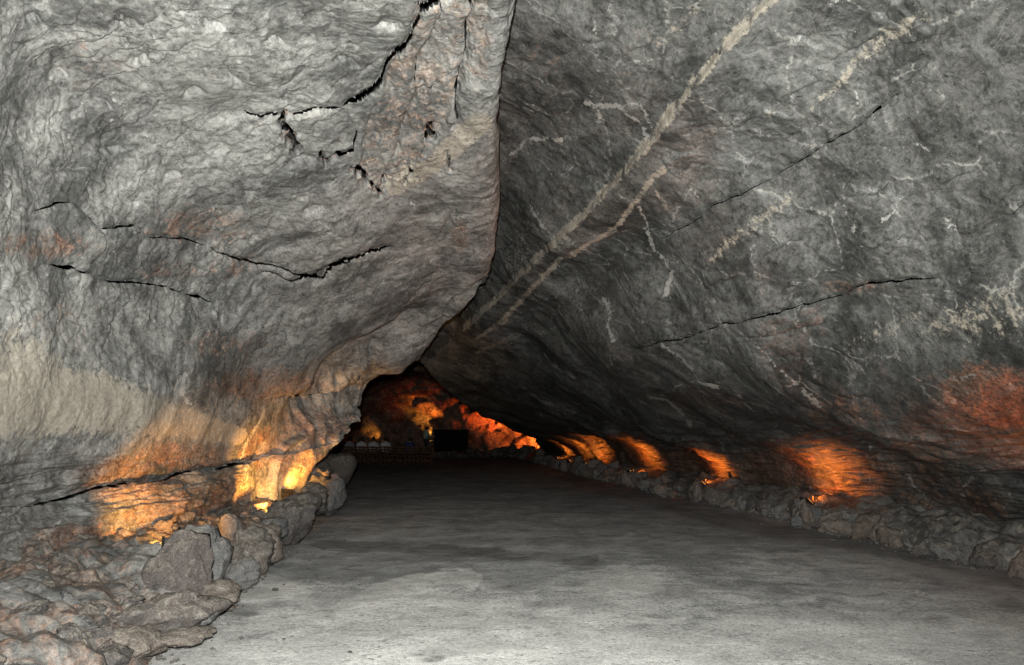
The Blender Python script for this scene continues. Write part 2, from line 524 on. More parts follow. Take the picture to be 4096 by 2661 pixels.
arc = np.concatenate([np.zeros((len(PL), 1)), np.cumsum(np.linalg.norm(np.diff(PL, axis=1), axis=-1), 1)], 1)
nrm, _ = normals(PL, axis_pts(PL))
fade_keel = np.broadcast_to(sstep(sl, 0.0, 1.2), PL.shape[:2])
h = 0.24 * fbm(PL, 0.45, 2, 0.4, 1) + 0.035 * fbm(PL, 1.5, 2, 0.5, 2)
PL = PL + nrm * (h * (0.10 + 0.90 * np.broadcast_to(sstep(sl, 0.8, 3.0), PL.shape[:2])))[..., None]
nrm, sgnL = normals(PL, axis_pts(PL))
uL, vL = proj(PL)
wn1 = fbm(PL, 1.6, 2, 0.5, 3); wn2 = fbm(PL, 1.6, 2, 0.5, 4); wn3 = fbm(PL, 6.5, 1, 0.6, 5); wn4 = fbm(PL, 6.5, 1, 0.6, 6)
dist_m = np.maximum(PL[..., 1], 3.0)
pxm = F / dist_m                       # pixels per metre at each vertex
uw = uL + pxm * (0.045 * wn1 + 0.016 * wn3); vw = vL + pxm * (0.045 * wn2 + 0.022 * wn4)


def groove(disp, pts, width, depth, step=0.0, rng_px=40.0, u=None, v=None, taper=0.12, opened=True):
    """a crack: a shallow trough, one side stepped, and (opened) a fissure of varying width, gap in px;
    step > 0 lifts the side left of the line's direction"""
    P0, var, cut, move = wn_of
    D, S, T = polydist(u, v, pts)
    near = D < max(rng_px, width) * 3
    tp = np.clip(np.minimum(T, 1 - T) / taper, 0.0, 1) if taper else np.ones_like(T)
    disp -= np.where(near, min(depth, 0.03) * tp * np.exp(-(D / (1.2 * width + 1.6)) ** 2), 0)
    if step:
        disp += np.where(near, step * tp * sstep(-D * S, -0.7, 0.7) * np.exp(-D / rng_px), 0)
    if not opened: return
    gap = (0.085 + 0.55 * width * np.clip(0.40 + 1.7 * var, 0.0, 1.7)) * np.sqrt(tp)      # half opening in px
    sd = np.where(S >= 0, D, -D)
    ok = (D < 4.5) & (gap > 0.05) & (T > 0.001) & (T < 0.999)
    q = lambda A: np.stack([A[:-1, :-1], A[:-1, 1:], A[1:, 1:], A[1:, :-1]])
    qs = q(sd)
    c = (qs.min(0) < 0) & (qs.max(0) >= 0) & q(ok).all(0)
    cut |= c
    bv = np.zeros(D.shape, bool)
    bv[:-1, :-1] |= c; bv[:-1, 1:] |= c; bv[1:, 1:] |= c; bv[1:, :-1] |= c
    r, cc = np.nonzero(bv)
    r0 = np.clip(r - 1, 0, None); r1 = np.clip(r + 1, None, D.shape[0] - 1); c0 = np.clip(cc - 1, 0, None); c1 = np.clip(cc + 1, None, D.shape[1] - 1)
    # gradient of the signed distance in grid steps, from |sd| continued across the line
    sg = sd[r, cc]
    gr = (sd[r1, cc] - sd[r0, cc]) / (r1 - r0); gc = (sd[r, c1] - sd[r, c0]) / (c1 - c0)
    tgt = np.where(sg >= 0, 1, -1) * np.minimum(gap[r, cc], 3.0)
    d_ = np.clip(tgt - sg, -3, 3) / np.maximum(gr * gr + gc * gc, 0.05)
    dr = np.clip(gr * d_, -2.5, 2.5); dc = np.clip(gc * d_, -2.5, 2.5)
    Pr = (P0[r1, cc] - P0[r0, cc]) / (r1 - r0)[:, None]; Pc = (P0[r, c1] - P0[r, c0]) / (c1 - c0)[:, None]
    move[r, cc] = Pr * dr[:, None] + Pc * dc[:, None]


def band(u, v, pts, width, soft=0.6):
    """a soft band around a polyline: 1 on it, 0 beyond; width may vary along it"""
    D, S, T = polydist(u, v, pts)
    wv = np.interp(T, np.linspace(0, 1, len(width)), width) if np.ndim(width) == 1 else width
    return sstep(D, wv * 1.0, wv * (1 - soft))


def blob(u, v, cx, cy, rx, ry, rot=0.0):
    c, s = math.cos(rot), math.sin(rot)
    x = ((u - cx) * c + (v - cy) * s) / rx; y = (-(u - cx) * s + (v - cy) * c) / ry
    return sstep(np.sqrt(x * x + y * y), 1.15, 0.35)


cutL = np.zeros((PL.shape[0] - 1, PL.shape[1] - 1), bool); movL = np.zeros(PL.shape)
wn_of = (PL, fbm(PL, 2.2, 2, 0.6, 9), cutL, movL)
disp = np.zeros(PL.shape[:2], np.float32)
# scales of the hanging ceiling
a_ = arc + 0.22 * wn1 + 0.07 * wn3; b_ = PL[..., 1] + 0.22 * wn2 + 0.07 * wn4
scal = sstep(vL, 410, 320) * np.clip(0.22 + 1.0 * fbm(PL, 0.8, 2, 0.5, 12) + 0.6 * sstep(uL, 440, 130), 0.05, 1.0)
scal *= fade_keel
sh1 = shingles(a_, b_, 0.36, 5, ang=0.5); sh2 = shingles(a_ + 3.1, b_ + 1.7, 0.20, 91, ang=0.2); sh3 = shingles(a_ + 9.1, b_ + 4.7, 0.11, 33, ang=0.8)
disp += scal * (0.050 * sh1 + 0.036 * sh2 + 0.016 * sh3)


def lips(sh):
    e = np.abs(np.diff(sh, axis=0, prepend=sh[:1])) + np.abs(np.diff(sh, axis=1, prepend=sh[:, :1]))
    e = sstep(e, 0.08, 0.4)
    return np.maximum.reduce([e, np.roll(e, 1, 0), np.roll(e, -1, 1)])


lipL = scal * np.maximum(lips(sh1), 0.8 * lips(sh2))
disp += 0.014 * fbm(PL, 3.1, 2, 0.55, 14) + 0.0055 * fbm(PL, 11.0, 2, 0.6, 15)
# layered lower wall
low = sstep(vL, 440, 480) * sstep(uL, 255, 225)
Q = PL.copy(); Q[..., 2] *= 7; Q[..., 1] *= 0.8
disp += low * 0.06 * fbm(Q, 1.4, 3, 0.6, 16)
disp += 0.12 * band(uL, vL, [(272, 505), (271, 485), (276, 462), (290, 446), (306, 436)], (7, 7, 6, 6, 4), 1.0)      # a rib between the two lit hollows
disp -= 0.06 * band(uL, vL, [(259, 505), (260, 470), (268, 445)], (7, 7, 6), 1.0)
# streaky flow lines on the far lobe
Q = PL.copy(); Q[..., 0] *= 4.0; Q[..., 1] *= 2.0; Q[..., 2] *= 0.8
disp += blob(uL, vL, 345, 410, 55, 50) * 0.09 * fbm(Q, 1.5, 3, 0.6, 17)
cr = lambda pts, width, depth, step=0.0, r=40.0, tp=0.12, op=True: groove(disp, pts, width, depth, step, r, uw, vw, tp, op)
cr([(40, 262), (75, 268), (105, 282), (125, 285), (160, 283), (190, 295), (215, 302)], 1.24, 0.20, -0.07, 60)
cr([(30, 212), (75, 205), (105, 228), (135, 226), (150, 236), (180, 240), (205, 245)], 0.74, 0.09, -0.06, 40)
cr([(200, 242), (240, 262), (275, 270), (305, 281), (325, 278), (345, 262), (370, 254), (395, 246)], 0.81, 0.11, -0.05, 45)
cr([(255, 270), (290, 282), (315, 280), (350, 262)], 0.62, 0.06, -0.03, 30)
cr([(520, -20), (470, -10), (452, 0), (420, 8), (408, 42), (392, 52), (380, 78), (360, 95), (342, 107)], 0.99, 0.16, 0.09, 55)
cr([(342, 107), (318, 106), (290, 113), (262, 113), (240, 108)], 0.62, 0.07, 0.03, 30)
cr([(342, 107), (350, 120), (356, 138), (352, 152), (335, 156), (322, 158)], 0.87, 0.12, 0.05, 30)
cr([(408, 102), (418, 92), (432, 92), (440, 80)], 0.87, 0.13, 0.04, 25)
cr([(445, -10), (430, 40), (418, 60), (415, 90), (408, 120), (398, 150), (385, 175)], 0.56, 0.05, -0.05, 30)
cr([(470, -10), (464, 40), (456, 85), (458, 120), (448, 130)], 0.87, 0.12, -0.10, 35)
cr([(515, -10), (506, 50), (500, 110), (495, 128)], 0.87, 0.08, -0.04, 30)
cr([(440, 236), (448, 215), (455, 205)], 0.62, 0.08, 0.03, 20)
cr([(495, 262), (486, 280), (452, 300), (440, 318), (425, 330), (395, 338), (368, 345), (357, 348)], 0.81, 0.12, -0.16, 40)
cr([(372, 336), (370, 352), (366, 372), (358, 386), (342, 392), (322, 394), (300, 396), (262, 400)], 1.12, 0.22, -0.22, 45)
cr([(-20, 508), (20, 506), (60, 497), (105, 489), (150, 480), (190, 472), (225, 468), (252, 462)], 0.93, 0.24, -0.16, 55, 0.0)
cr([(-15, 378), (4, 372)], 1.55, 0.2, 0, 10, 0)
for x0, y0, sd in ((40, 70, 1), (95, 150, 2), (130, 60, 3), (180, 100, 4), (215, 70, 5), (260, 40, 6), (160, 185, 7), (300, 205, 8), (235, 190, 9),
                   (60, 175, 10), (330, 60, 11), (20, 20, 12), (110, 15, 13), (200, 20, 14), (280, 170, 15), (90, 100, 16), (370, 30, 17)):
    r_ = random.Random(sd); pts = [(x0, y0)]
    for k in range(5):
        pts.append((pts[-1][0] + r_.uniform(3, 9), pts[-1][1] + r_.uniform(-5, 5)))
    cr(pts, 0.6, 0.06, -0.06, 14, 0.3, False)
# the ragged cavities beside the torn slab
cav = np.zeros_like(disp)
for pts, wd in (([(288, 117), (284, 128), (294, 145), (302, 154)], (4, 8, 6, 2)), ([(350, 164), (362, 176), (372, 188)], (2, 6, 4)),
                ([(378, 192), (388, 182)], (4, 5)), ([(432, 130), (424, 145)], (4, 3)), ([(448, 155), (449, 168)], (3, 3)),
                ([(412, 168), (406, 176)], (2, 3)), ([(334, 157), (324, 158)], (2, 3)), ([(407, 198), (408, 203)], (2, 2))):
    cav = np.maximum(cav, band(uL + 9 * wn3 + 4 * wn1, vL + 9 * wn4, pts, np.array(wd) * 1.25, 0.5))
disp -= cav * (0.10 + 0.05 * fbm(PL, 9.0, 2, 0.6, 19))
cv = cav + 0.55 * fbm(PL, 12.0, 2, 0.6, 29) - 0.78          # where the skin has dropped off: ragged openings
ins = cv > 0
qi = ins[:-1, :-1].astype(int) + ins[:-1, 1:] + ins[1:, 1:] + ins[1:, :-1]
cutL |= qi == 4
gr_, gc_ = np.gradient(cv)
k_ = np.clip(-cv / np.maximum(gr_ ** 2 + gc_ ** 2, 1e-4), -40, 40)
mv = np.gradient(PL, axis=0) * np.clip(gr_ * k_, -1.2, 1.2)[..., None] + np.gradient(PL, axis=1) * np.clip(gc_ * k_, -1.2, 1.2)[..., None]
movL += np.where(ins[..., None], mv, 0)
# slab thickness: the torn brown strip stands back from the grey skin
strip = band(uL + 6 * wn1, vL, [(455, -20), (445, 40), (420, 90), (395, 140), (375, 175)], (38, 42, 42, 36, 20), 0.15)
disp -= strip * 0.05
Q = PL.copy(); Q[..., 0] *= 3.0; Q[..., 1] *= 0.6
disp += strip * 0.05 * fbm(Q, 1.6, 3, 0.6, 20)
PL = PL + nrm * disp[..., None] + movL

dust = band(uL, vL, [(-60, 395), (40, 398), (110, 405), (180, 422), (245, 437)], (62, 58, 44, 26, 12), 0.7)
dust = np.maximum(dust, 0.6 * blob(uL, vL, 20, 360, 80, 40, 0.5))
dust = np.maximum(dust, 0.75 * band(uL, vL, [(395, 185), (430, 165), (480, 125)], (14, 14, 18)))
rustL = np.zeros_like(disp)
for cx, cy, rx, ry, k in ((200, 225, 90, 30, .38), (40, 245, 80, 22, .42), (170, 270, 60, 16, .30), (90, 60, 60, 60, .22), (60, 320, 60, 40, .25), (225, 265, 60, 20, .3),
                          (270, 385, 75, 26, .62), (320, 425, 45, 30, .6), (230, 345, 70, 24, .36), (190, 455, 70, 22, .62), (270, 450, 40, 30, .62),
                          (130, 480, 60, 30, .75), (75, 545, 70, 30, .75), (230, 495, 35, 35, .6), (170, 510, 60, 40, .65), (475, 40, 22, 70, .42), (300, 465, 40, 30, .6), (460, 235, 14, 22, .5)):
    rustL = np.maximum(rustL, (k + 0.08) * blob(uL, vL, cx, cy, rx, ry))
rustL = np.maximum(rustL, strip * 0.42)
dust = np.maximum(dust, strip * 0.26)
rustL = np.maximum(rustL, cav * 0.7)
rustL *= 1 - 0.8 * dust * (1 - strip)
whiteL = np.zeros_like(disp)
for cx, cy, rx, ry, k in ((325, 25, 70, 40, .30), (200, 345, 60, 25, .34), (300, 330, 60, 40, .32), (340, 300, 60, 30, .3), (120, 455, 60, 22, .32), (60, 100, 60, 50, .2),
                          (100, 290, 40, 14, .3), (460, 225, 20, 30, .4), (410, 345, 40, 22, .42), (350, 400, 35, 40, .40), (30, 180, 70, 30, .22), (250, 480, 25, 40, .45)):
    whiteL = np.maximum(whiteL, k * blob(uL, vL, cx, cy, rx, ry))
for pts, wd, k in (([(300, 112), (320, 110)], 3, .9), ([(293, 194), (301, 198)], 2.6, .9), ([(110, 112), (130, 112)], 2, .7),
                   ([(178, 390), (187, 372), (186, 395), (192, 405)], 2.0, .8), ([(225, 385), (240, 372), (262, 362), (280, 358)], 1.6, .55),
                   ([(255, 440), (262, 425), (268, 410)], 2, .7), ([(248, 470), (252, 445), (262, 425)], 2.2, .65), ([(110, 475), (125, 455), (120, 430)], 2, .5),
                   ([(190, 440), (182, 455), (175, 465)], 2, .5), ([(290, 380), (305, 372), (320, 366)], 1.8, .5), ([(20, 560), (45, 535), (60, 520)], 2, .6),
                   ([(120, 530), (160, 522), (210, 518)], 2.5, .5), ([(130, 500), (170, 490), (215, 482)], 3, .5)):
    whiteL = np.maximum(whiteL, k * band(uw, vw, pts, wd * 1.6, 0.8))
whiteL = np.maximum(whiteL, 0.42 * lipL)
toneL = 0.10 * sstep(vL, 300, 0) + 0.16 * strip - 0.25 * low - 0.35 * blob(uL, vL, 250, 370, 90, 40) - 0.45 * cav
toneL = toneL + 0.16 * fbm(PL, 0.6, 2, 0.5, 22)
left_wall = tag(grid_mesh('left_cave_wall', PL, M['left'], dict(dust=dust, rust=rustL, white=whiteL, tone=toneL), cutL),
                kind='structure')

# ------------------------------------------------------------------ the right wall and vault
T0 = [W_(-3.2, 7.2, 5), W_(-2.6, 6.6, 14), W_(-1.8, 5.6, 20), P_(395, 350, 24)]
T1 = [W_(0.9, 6.5, 5), W_(0.9, 6.2, 14), P_(450, 280, 19), P_(424, 366, 24)]
T2 = [P_(790, -15, 5.9), P_(700, 95, 7.5), P_(600, 190, 10.5), P_(530, 262, 14.5), P_(482, 310, 18.5), P_(455, 348, 22), P_(440, 386, 25.5)]
T3 = [P_(860, 125, 6.9), P_(660, 235, 10.7), P_(590, 285, 14), P_(530, 340, 19), P_(484, 382, 24), P_(458, 402, 27)]
T4 = [P_(940, 275, 7.35), P_(740, 322, 10.5), P_(630, 350, 14), P_(570, 377, 19), P_(520, 402, 25), P_(480, 416, 30)]
T5 = [P_(1000, 385, 7.5), P_(800, 408, 11), P_(690, 416, 15), P_(600, 424, 22), P_(550, 430, 29), P_(511, 430, 35)]
T6 = [W_(7.3, 1.15, 5), W_(7.25, 1.15, 20), W_(7.2, 1.15, 30), P_(536, 442, 41)]
T7 = [W_(7.9, 0.35, 5), W_(7.85, 0.35, 20), W_(7.75, 0.35, 30), P_(545, 455, 44)]
T8 = [W_(8.1, -0.3, 5), W_(8.1, -0.3, 30), W_(8.2, -0.3, 44)]
R_str = [T0, T1, T2, T3, T4, T5, T6, T7, T8]
ends = np.array([24, 24, 25.5, 27, 30, 35, 41, 44, 44.0])
RR, CR = 600, 780
rows_n = RR - 25 - 22
dk = np.stack([np.concatenate([np.linspace(-5, NEAR, 26)[:-1], ring_d(rows_n, NEAR, e, 0.6), np.linspace(e, e + 1.6, 23)[1:]]) for e in ends], 1)
C = strings_to_ctrl(R_str, dk)
C = smooth_rows(C, 5.0)
tt = np.clip((np.arange(RR) - (RR - 23)) / 22, 0, 1)[:, None]
outw = np.array([(0, 1), (0.2, 1), (0.4, 1), (0.5, 0.9), (0.6, 0.9), (0.7, 0.8), (1, .3), (1, 0), (1, 0)]) * 2.2
C[:, :, 0] += tt ** 1.5 * outw[None, :, 0]; C[:, :, 2] += tt ** 1.5 * outw[None, :, 1]
C[:, :, 0] -= TILT * C[:, :, 1]
Wt, sr = catmull(CR, len(R_str), [25, 130, 130, 140, 130, 100, 80, 45])
PR = np.einsum('ck,rkx->rcx', Wt, C)
arcR = np.concatenate([np.zeros((len(PR), 1)), np.cumsum(np.linalg.norm(np.diff(PR, axis=1), axis=-1), 1)], 1)
nrm, _ = normals(PR, axis_pts(PR))
h = 0.24 * fbm(PR, 0.4, 2, 0.4, 31) + 0.03 * fbm(PR, 1.4, 2, 0.5, 32)
PR = PR + nrm * h[..., None]
nrm, sgnR = normals(PR, axis_pts(PR))
uR, vR = proj(PR)
wn1 = fbm(PR, 1.4, 2, 0.5, 33); wn2 = fbm(PR, 1.4, 2, 0.5, 34); wn3 = fbm(PR, 6.0, 1, 0.6, 35); wn4 = fbm(PR, 6.0, 1, 0.6, 36)
pxm = F / np.maximum(PR[..., 1], 3.0)
uw = uR + pxm * (0.045 * wn1 + 0.016 * wn3); vw = vR + pxm * (0.045 * wn2 + 0.018 * wn4)
cutR = np.zeros((PR.shape[0] - 1, PR.shape[1] - 1), bool); movR = np.zeros(PR.shape)
wn_of = (PR, fbm(PR, 2.2, 2, 0.6, 39), cutR, movR)
disp = np.zeros(PR.shape[:2], np.float32)
a_ = arcR + 0.3 * wn1 + 0.08 * wn3; b_ = PR[..., 1] + 0.3 * wn2 + 0.08 * wn4
upper = sstep(vR, 430, 330)
sc_ = np.clip(0.5 + 1.0 * fbm(PR, 0.6, 2, 0.5, 42), 0.08, 1.0)
sh1 = shingles(a_, b_, 0.42, 15, ang=2.4); sh2 = shingles(a_ + 3.1, b_ + 1.7, 0.18, 61, ang=2.0)
disp += upper * sc_ * (0.045 * sh1 + 0.024 * sh2)
lipR = upper * sc_ * np.maximum(lips(sh1), 0.6 * lips(sh2))
disp += 0.014 * fbm(PR, 2.6, 2, 0.55, 44) + 0.004 * fbm(PR, 10.0, 2, 0.6, 45)
Q = PR.copy(); Q[..., 2] *= 6; Q[..., 1] *= 0.7
lowR = sstep(vR, 405, 450)
disp += lowR * 0.055 * fbm(Q, 1.4, 3, 0.6, 46)
# vertical ribs between the lit niches
Q = PR.copy(); Q[..., 2] *= 0.35; Q[..., 0] *= 0.4
disp += blob(uR, vR, 585, 458, 75, 34) * 0.20 * fbm(Q, 1.3, 2, 0.5, 47)
cr([(900, 100), (860, 124), (815, 150), (770, 178), (715, 205), (690, 222), (660, 236)], 0.25, 0.08, 0.04, 40)
cr([(955, 270), (910, 277), (868, 284), (830, 300), (790, 308), (740, 320), (700, 330), (665, 342), (632, 350)], 0.25, 0.10, 0.05, 45)
cr([(632, 350), (650, 341), (668, 344)], 0.23, 0.06, 0.03, 20)
cr([(805, 378), (830, 390), (855, 398), (876, 399)], 0.25, 0.13, 0.04, 25)
cr([(735, 335), (790, 330), (830, 322)], 0.21, 0.07, 0.04, 30)
cr([(666, 150), (670, 165), (682, 178)], 0.28, 0.08, 0.04, 20)
cr([(505, 135), (520, 125), (545, 105), (560, 90)], 0.23, 0.08, 0.04, 25)
cr([(930, 60), (900, 95), (860, 125)], 0.21, 0.05, 0.02, 25)
cr([(690, 365), (700, 380), (735, 388)], 0.23, 0.10, 0.02, 15)
cr([(680, 405), (682, 415)], 0.32, 0.12, 0.0, 10)
for x0, y0, sd in ((780, 95, 1), (830, 60, 2), (900, 40, 3), (960, 120, 4), (720, 120, 5), (840, 200, 6), (930, 190, 7), (990, 220, 8), (770, 250, 9), (860, 250, 10), (700, 290, 11), (560, 60, 12), (620, 60, 13)):
    r_ = random.Random(sd + 50); pts = [(x0, y0)]
    for k in range(5): pts.append((pts[-1][0] + r_.uniform(6, 14), pts[-1][1] + r_.uniform(-11, 2)))
    cr(pts, 0.35, 0.04, 0.03, 14, 0.3, sd % 2 == 0)
# dust-covered ridge: a low shelf that runs down the vault
ridge = [(800, -25), (757, 12), (722, 50), (690, 85), (660, 125), (625, 168), (590, 205), (550, 245), (515, 280), (485, 308), (466, 326)]
D, S, T = polydist(uw, vw, ridge)
disp += 0.10 * sstep(-D * S, -3, 3) * np.exp(-D / 50.0)
PR = PR + nrm * disp[..., None] + movR
dustR = band(uw, vw, ridge, (12, 11, 10, 9, 8.5, 8, 7, 6.5, 6, 6, 5), 0.95) * (0.76 + 0.6 * fbm(PR, 5.0, 2, 0.6, 51))
ridge2 = [(668, 165), (655, 175), (640, 198), (615, 225), (590, 240), (560, 258), (530, 290), (505, 318), (478, 335)]
dustR = np.maximum(dustR, band(uw, vw, ridge2, (6, 6, 5, 5, 5, 5, 5, 5, 4), 0.9) * 0.72)
for pts, wd, k in (([(925, 15), (895, 28), (865, 50), (838, 85), (815, 105)], (7, 9, 7, 4, 2), .62), ([(700, 5), (675, 30), (660, 45)], (5, 6, 3), .5),
                   ([(792, 195), (765, 215), (735, 238), (712, 262)], (6, 6, 8, 4), .58), ([(715, 125), (690, 150)], (4, 3), .55),
                   ([(660, 190), (668, 205)], (3, 3), .6), ([(520, 330), (490, 345), (478, 352)], (4, 4, 3), .6),
                   ([(940, 325), (985, 315), (1040, 300)], (14, 26, 34), .55), ([(850, 345), (890, 325), (930, 310)], (8, 9, 10), .42), ([(540, 140), (565, 137)], (4, 6), .45)):
    dustR = np.maximum(dustR, (k - 0.10) * band(uw, vw, pts, np.array(wd) * 2.0, 1.0) * (1 + 0.8 * fbm(PR, 9.0, 2, 0.6, 58)))
rustR = np.zeros_like(disp)
for cx, cy, rx, ry, k in ((985, 390, 70, 38, .80), (1010, 415, 60, 20, .85), (900, 470, 90, 45, .55), (770, 470, 60, 34, .7), (690, 465, 50, 30, .7), (625, 460, 40, 34, .6),
                          (700, 400, 70, 22, .42), (830, 500, 90, 24, .6), (960, 510, 90, 40, .55), (850, 285, 60, 10, .4), (540, 60, 30, 50, .25), (640, 70, 40, 60, .2),
                          (850, 410, 60, 24, .45), (575, 440, 40, 20, .4), (560, 410, 40, 18, .2)):
    rustR = np.maximum(rustR, k * blob(uR, vR, cx, cy, rx, ry))
rustR *= 1 - 0.7 * np.clip(dustR, 0, 1)
whiteR = np.zeros_like(disp)
wn5 = fbm(PR, 17.0, 2, 0.6, 55); wn6 = fbm(PR, 17.0, 2, 0.6, 56); brk = fbm(PR, 3.5, 2, 0.6, 57)
uv5 = uw + pxm * 0.03 * wn5; vv5 = vw + pxm * 0.03 * wn6
for pts, wd, k in (([(587, 102), (602, 106), (618, 105), (625, 115), (640, 125), (650, 145)], 2.2, .95), ([(602, 106), (600, 122)], 2, .8),
                   ([(618, 105), (640, 104), (650, 125)], 1.6, .7), ([(512, 155), (525, 140), (550, 137), (580, 136)], 2.2, .75), ([(595, 20), (600, 60), (592, 95)], 1.4, .5),
                   ([(852, 82), (860, 95), (866, 108)], 2.2, .8), ([(866, 108), (890, 120), (915, 140), (930, 150)], 1.6, .5),
                   ([(845, 205), (855, 222), (862, 245)], 1.8, .6), ([(862, 235), (890, 215), (905, 195)], 1.6, .5),
                   ([(640, 205), (650, 230), (655, 250), (675, 270)], 2.0, .75), ([(675, 270), (672, 285), (668, 295)], 3.0, .8),
                   ([(606, 298), (612, 312), (608, 325), (615, 340)], 2.4, .75), ([(530, 205), (545, 225), (562, 240)], 2.0, .75), ([(690, 165), (695, 185), (700, 195)], 1.6, .6),
                   ([(660, 343), (685, 355), (695, 368), (700, 380)], 2.4, .9), ([(755, 340), (775, 360), (790, 375), (820, 405)], 2.0, .75),
                   ([(645, 395), (665, 400), (682, 412), (690, 425)], 2.2, .75), ([(690, 378), (725, 390), (740, 395)], 1.8, .6), ([(690, 378), (660, 395)], 1.5, .5),
                   ([(700, 405), (704, 425), (700, 445)], 1.6, .5), ([(860, 420), (870, 440), (872, 455)], 1.8, .5), ([(545, 355), (560, 370), (575, 378)], 1.8, .6),
                   ([(575, 300), (590, 320), (595, 335)], 1.4, .5), ([(905, 470), (920, 490), (930, 505)], 1.6, .5), ([(940, 215), (960, 235), (975, 260)], 1.4, .4),
                   ([(955, 378), (985, 372), (1015, 390)], 3.0, .6), ([(795, 470), (805, 482), (812, 490)], 1.6, .55), ([(520, 385), (540, 400), (575, 412)], 2.2, .6)):
    whiteR = np.maximum(whiteR, (k + 0.12 + 0.5 * brk) * band(uv5, vv5, pts, wd * (1.35 + 0.9 * np.clip(brk, -.6, .8)), 0.9))
    whiteR = np.maximum(whiteR, 0.30 * k * band(uv5, vv5, pts, wd * 4.5, 1.0))
for cx, cy, rx, ry, k in ((612, 430, 14, 12, .7), (555, 405, 28, 14, .42), (515, 260, 25, 22, .5), (525, 235, 25, 20, .4), (880, 230, 80, 60, .22), (830, 170, 90, 50, .2), (920, 90, 90, 50, .24),
                          (595, 385, 25, 40, .32), (980, 240, 60, 30, .22), (600, 470, 30, 10, .2)):
    whiteR = np.maximum(whiteR, k * blob(uR, vR, cx, cy, rx, ry))
whiteR = np.maximum(whiteR, 0.30 * lipR)
side = polydist(uR, vR, ridge)
inner = sstep(side[0] * side[1], -6, 14)          # above the ridge, where distance shade is painted as a darker tone
toneR = -0.04 - 0.12 * inner * sstep(uR, 800, 640) + 0.18 * sstep(uR, 600, 900) * sstep(vR, 380, 200) - 0.52 * sstep(vR, 300, 420) + 0.15 * fbm(PR, 0.55, 2, 0.5, 53)  # flash falloff put into the rock colour: darker low down, brighter upper right
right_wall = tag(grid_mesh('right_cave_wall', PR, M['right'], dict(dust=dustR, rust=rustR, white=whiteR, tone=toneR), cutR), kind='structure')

# ------------------------------------------------------------------ the far chamber
RC, CC = 240, 300
dd = np.concatenate([np.linspace(17.6, 46, 110), 46 + 9 * np.sin(np.linspace(0, math.pi / 2, 131)[1:])])
th = np.linspace(-0.06, math.pi + 0.06, CC)
cxs = np.interp(dd, [17, 30, 40, 50, 56], [-3.5, -4.2, -4.8, -5.2, -5.4])
hw = np.interp(dd, [17, 30, 40, 46], [8.3, 8.8, 8.9, 8.6])
hz = np.interp(dd, [17, 24, 30, 40, 46], [7.2, 6.6, 6.0, 5.6, 5.4])
shr = np.where(dd > 46, np.sqrt(np.clip(1 - ((dd - 46) / 9.0) ** 2, 0, 1)), 1.0)
PF = np.zeros((RC, CC, 3))
PF[..., 0] = cxs[:, None] - hw[:, None] * shr[:, None] * np.cos(th)[None, :]
PF[..., 1] = dd[:, None]
PF[..., 2] = hz[:, None] * shr[:, None] ** 0.8 * np.sin(th)[None, :] ** 0.8 if False else hz[:, None] * shr[:, None] * np.sign(np.sin(th))[None, :] * np.abs(np.sin(th))[None, :] ** 0.75
tg = PF.copy(); tg[..., 0] = -4.8; tg[..., 2] = 1.5; tg[..., 1] = np.minimum(PF[..., 1], 42)
nrm, _ = normals(PF, tg)
nn = tg - PF; nn /= np.linalg.norm(nn, axis=-1, keepdims=True)
PF = PF + nn * (0.9 * fbm(PF, 0.22, 2, 0.5, 61) + 0.35 * fbm(PF, 0.8, 2, 0.5, 62) + 0.05 * fbm(PF, 3.0, 2, 0.5, 63))[..., None]
z0 = np.zeros(PF.shape[:2])
tag(grid_mesh('chamber_wall', PF, M['far'], dict(dust=z0, rust=z0 + 0.5, white=z0, tone=z0)), kind='structure')

# ------------------------------------------------------------------ floor
RFL, CFL = 460, 460
df_ = np.concatenate([np.linspace(-5, 3.0, 12)[:-1], ring_d(RFL - 11, 3.0, 56, 0.7)])
Xf = np.concatenate([np.linspace(-16, -5, 14)[:-1], np.linspace(-5, 8.6, CFL - 13)])
PFL = np.zeros((RFL, CFL, 3))
PFL[..., 1] = df_[:, None]; PFL[..., 0] = Xf[None, :] - TILT * df_[:, None]
PFL[..., 2] = 0.012 * fbm(PFL, 0.5, 2, 0.5, 71) + 0.004 * fbm(PFL, 2.5, 2, 0.5, 72)
u, v = proj(PFL)
n1 = fbm(PFL, 0.9, 3, 0.55, 73); n2 = fbm(PFL, 2.5, 3, 0.6, 74)
uq = u + 14 * n1 + 5 * n2; vq = v + 3.0 * n1 + 3 * n2
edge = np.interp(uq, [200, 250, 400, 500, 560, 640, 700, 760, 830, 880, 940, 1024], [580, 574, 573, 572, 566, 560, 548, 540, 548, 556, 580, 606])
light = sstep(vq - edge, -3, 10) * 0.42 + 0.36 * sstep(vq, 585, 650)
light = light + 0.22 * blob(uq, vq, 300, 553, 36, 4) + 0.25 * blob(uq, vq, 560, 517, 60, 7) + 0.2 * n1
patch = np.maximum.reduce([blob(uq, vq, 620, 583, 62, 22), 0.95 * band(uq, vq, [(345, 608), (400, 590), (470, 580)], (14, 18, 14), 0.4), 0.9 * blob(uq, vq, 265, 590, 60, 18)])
patch = patch - 0.6 * blob(uq, vq, 450, 588, 25, 6)
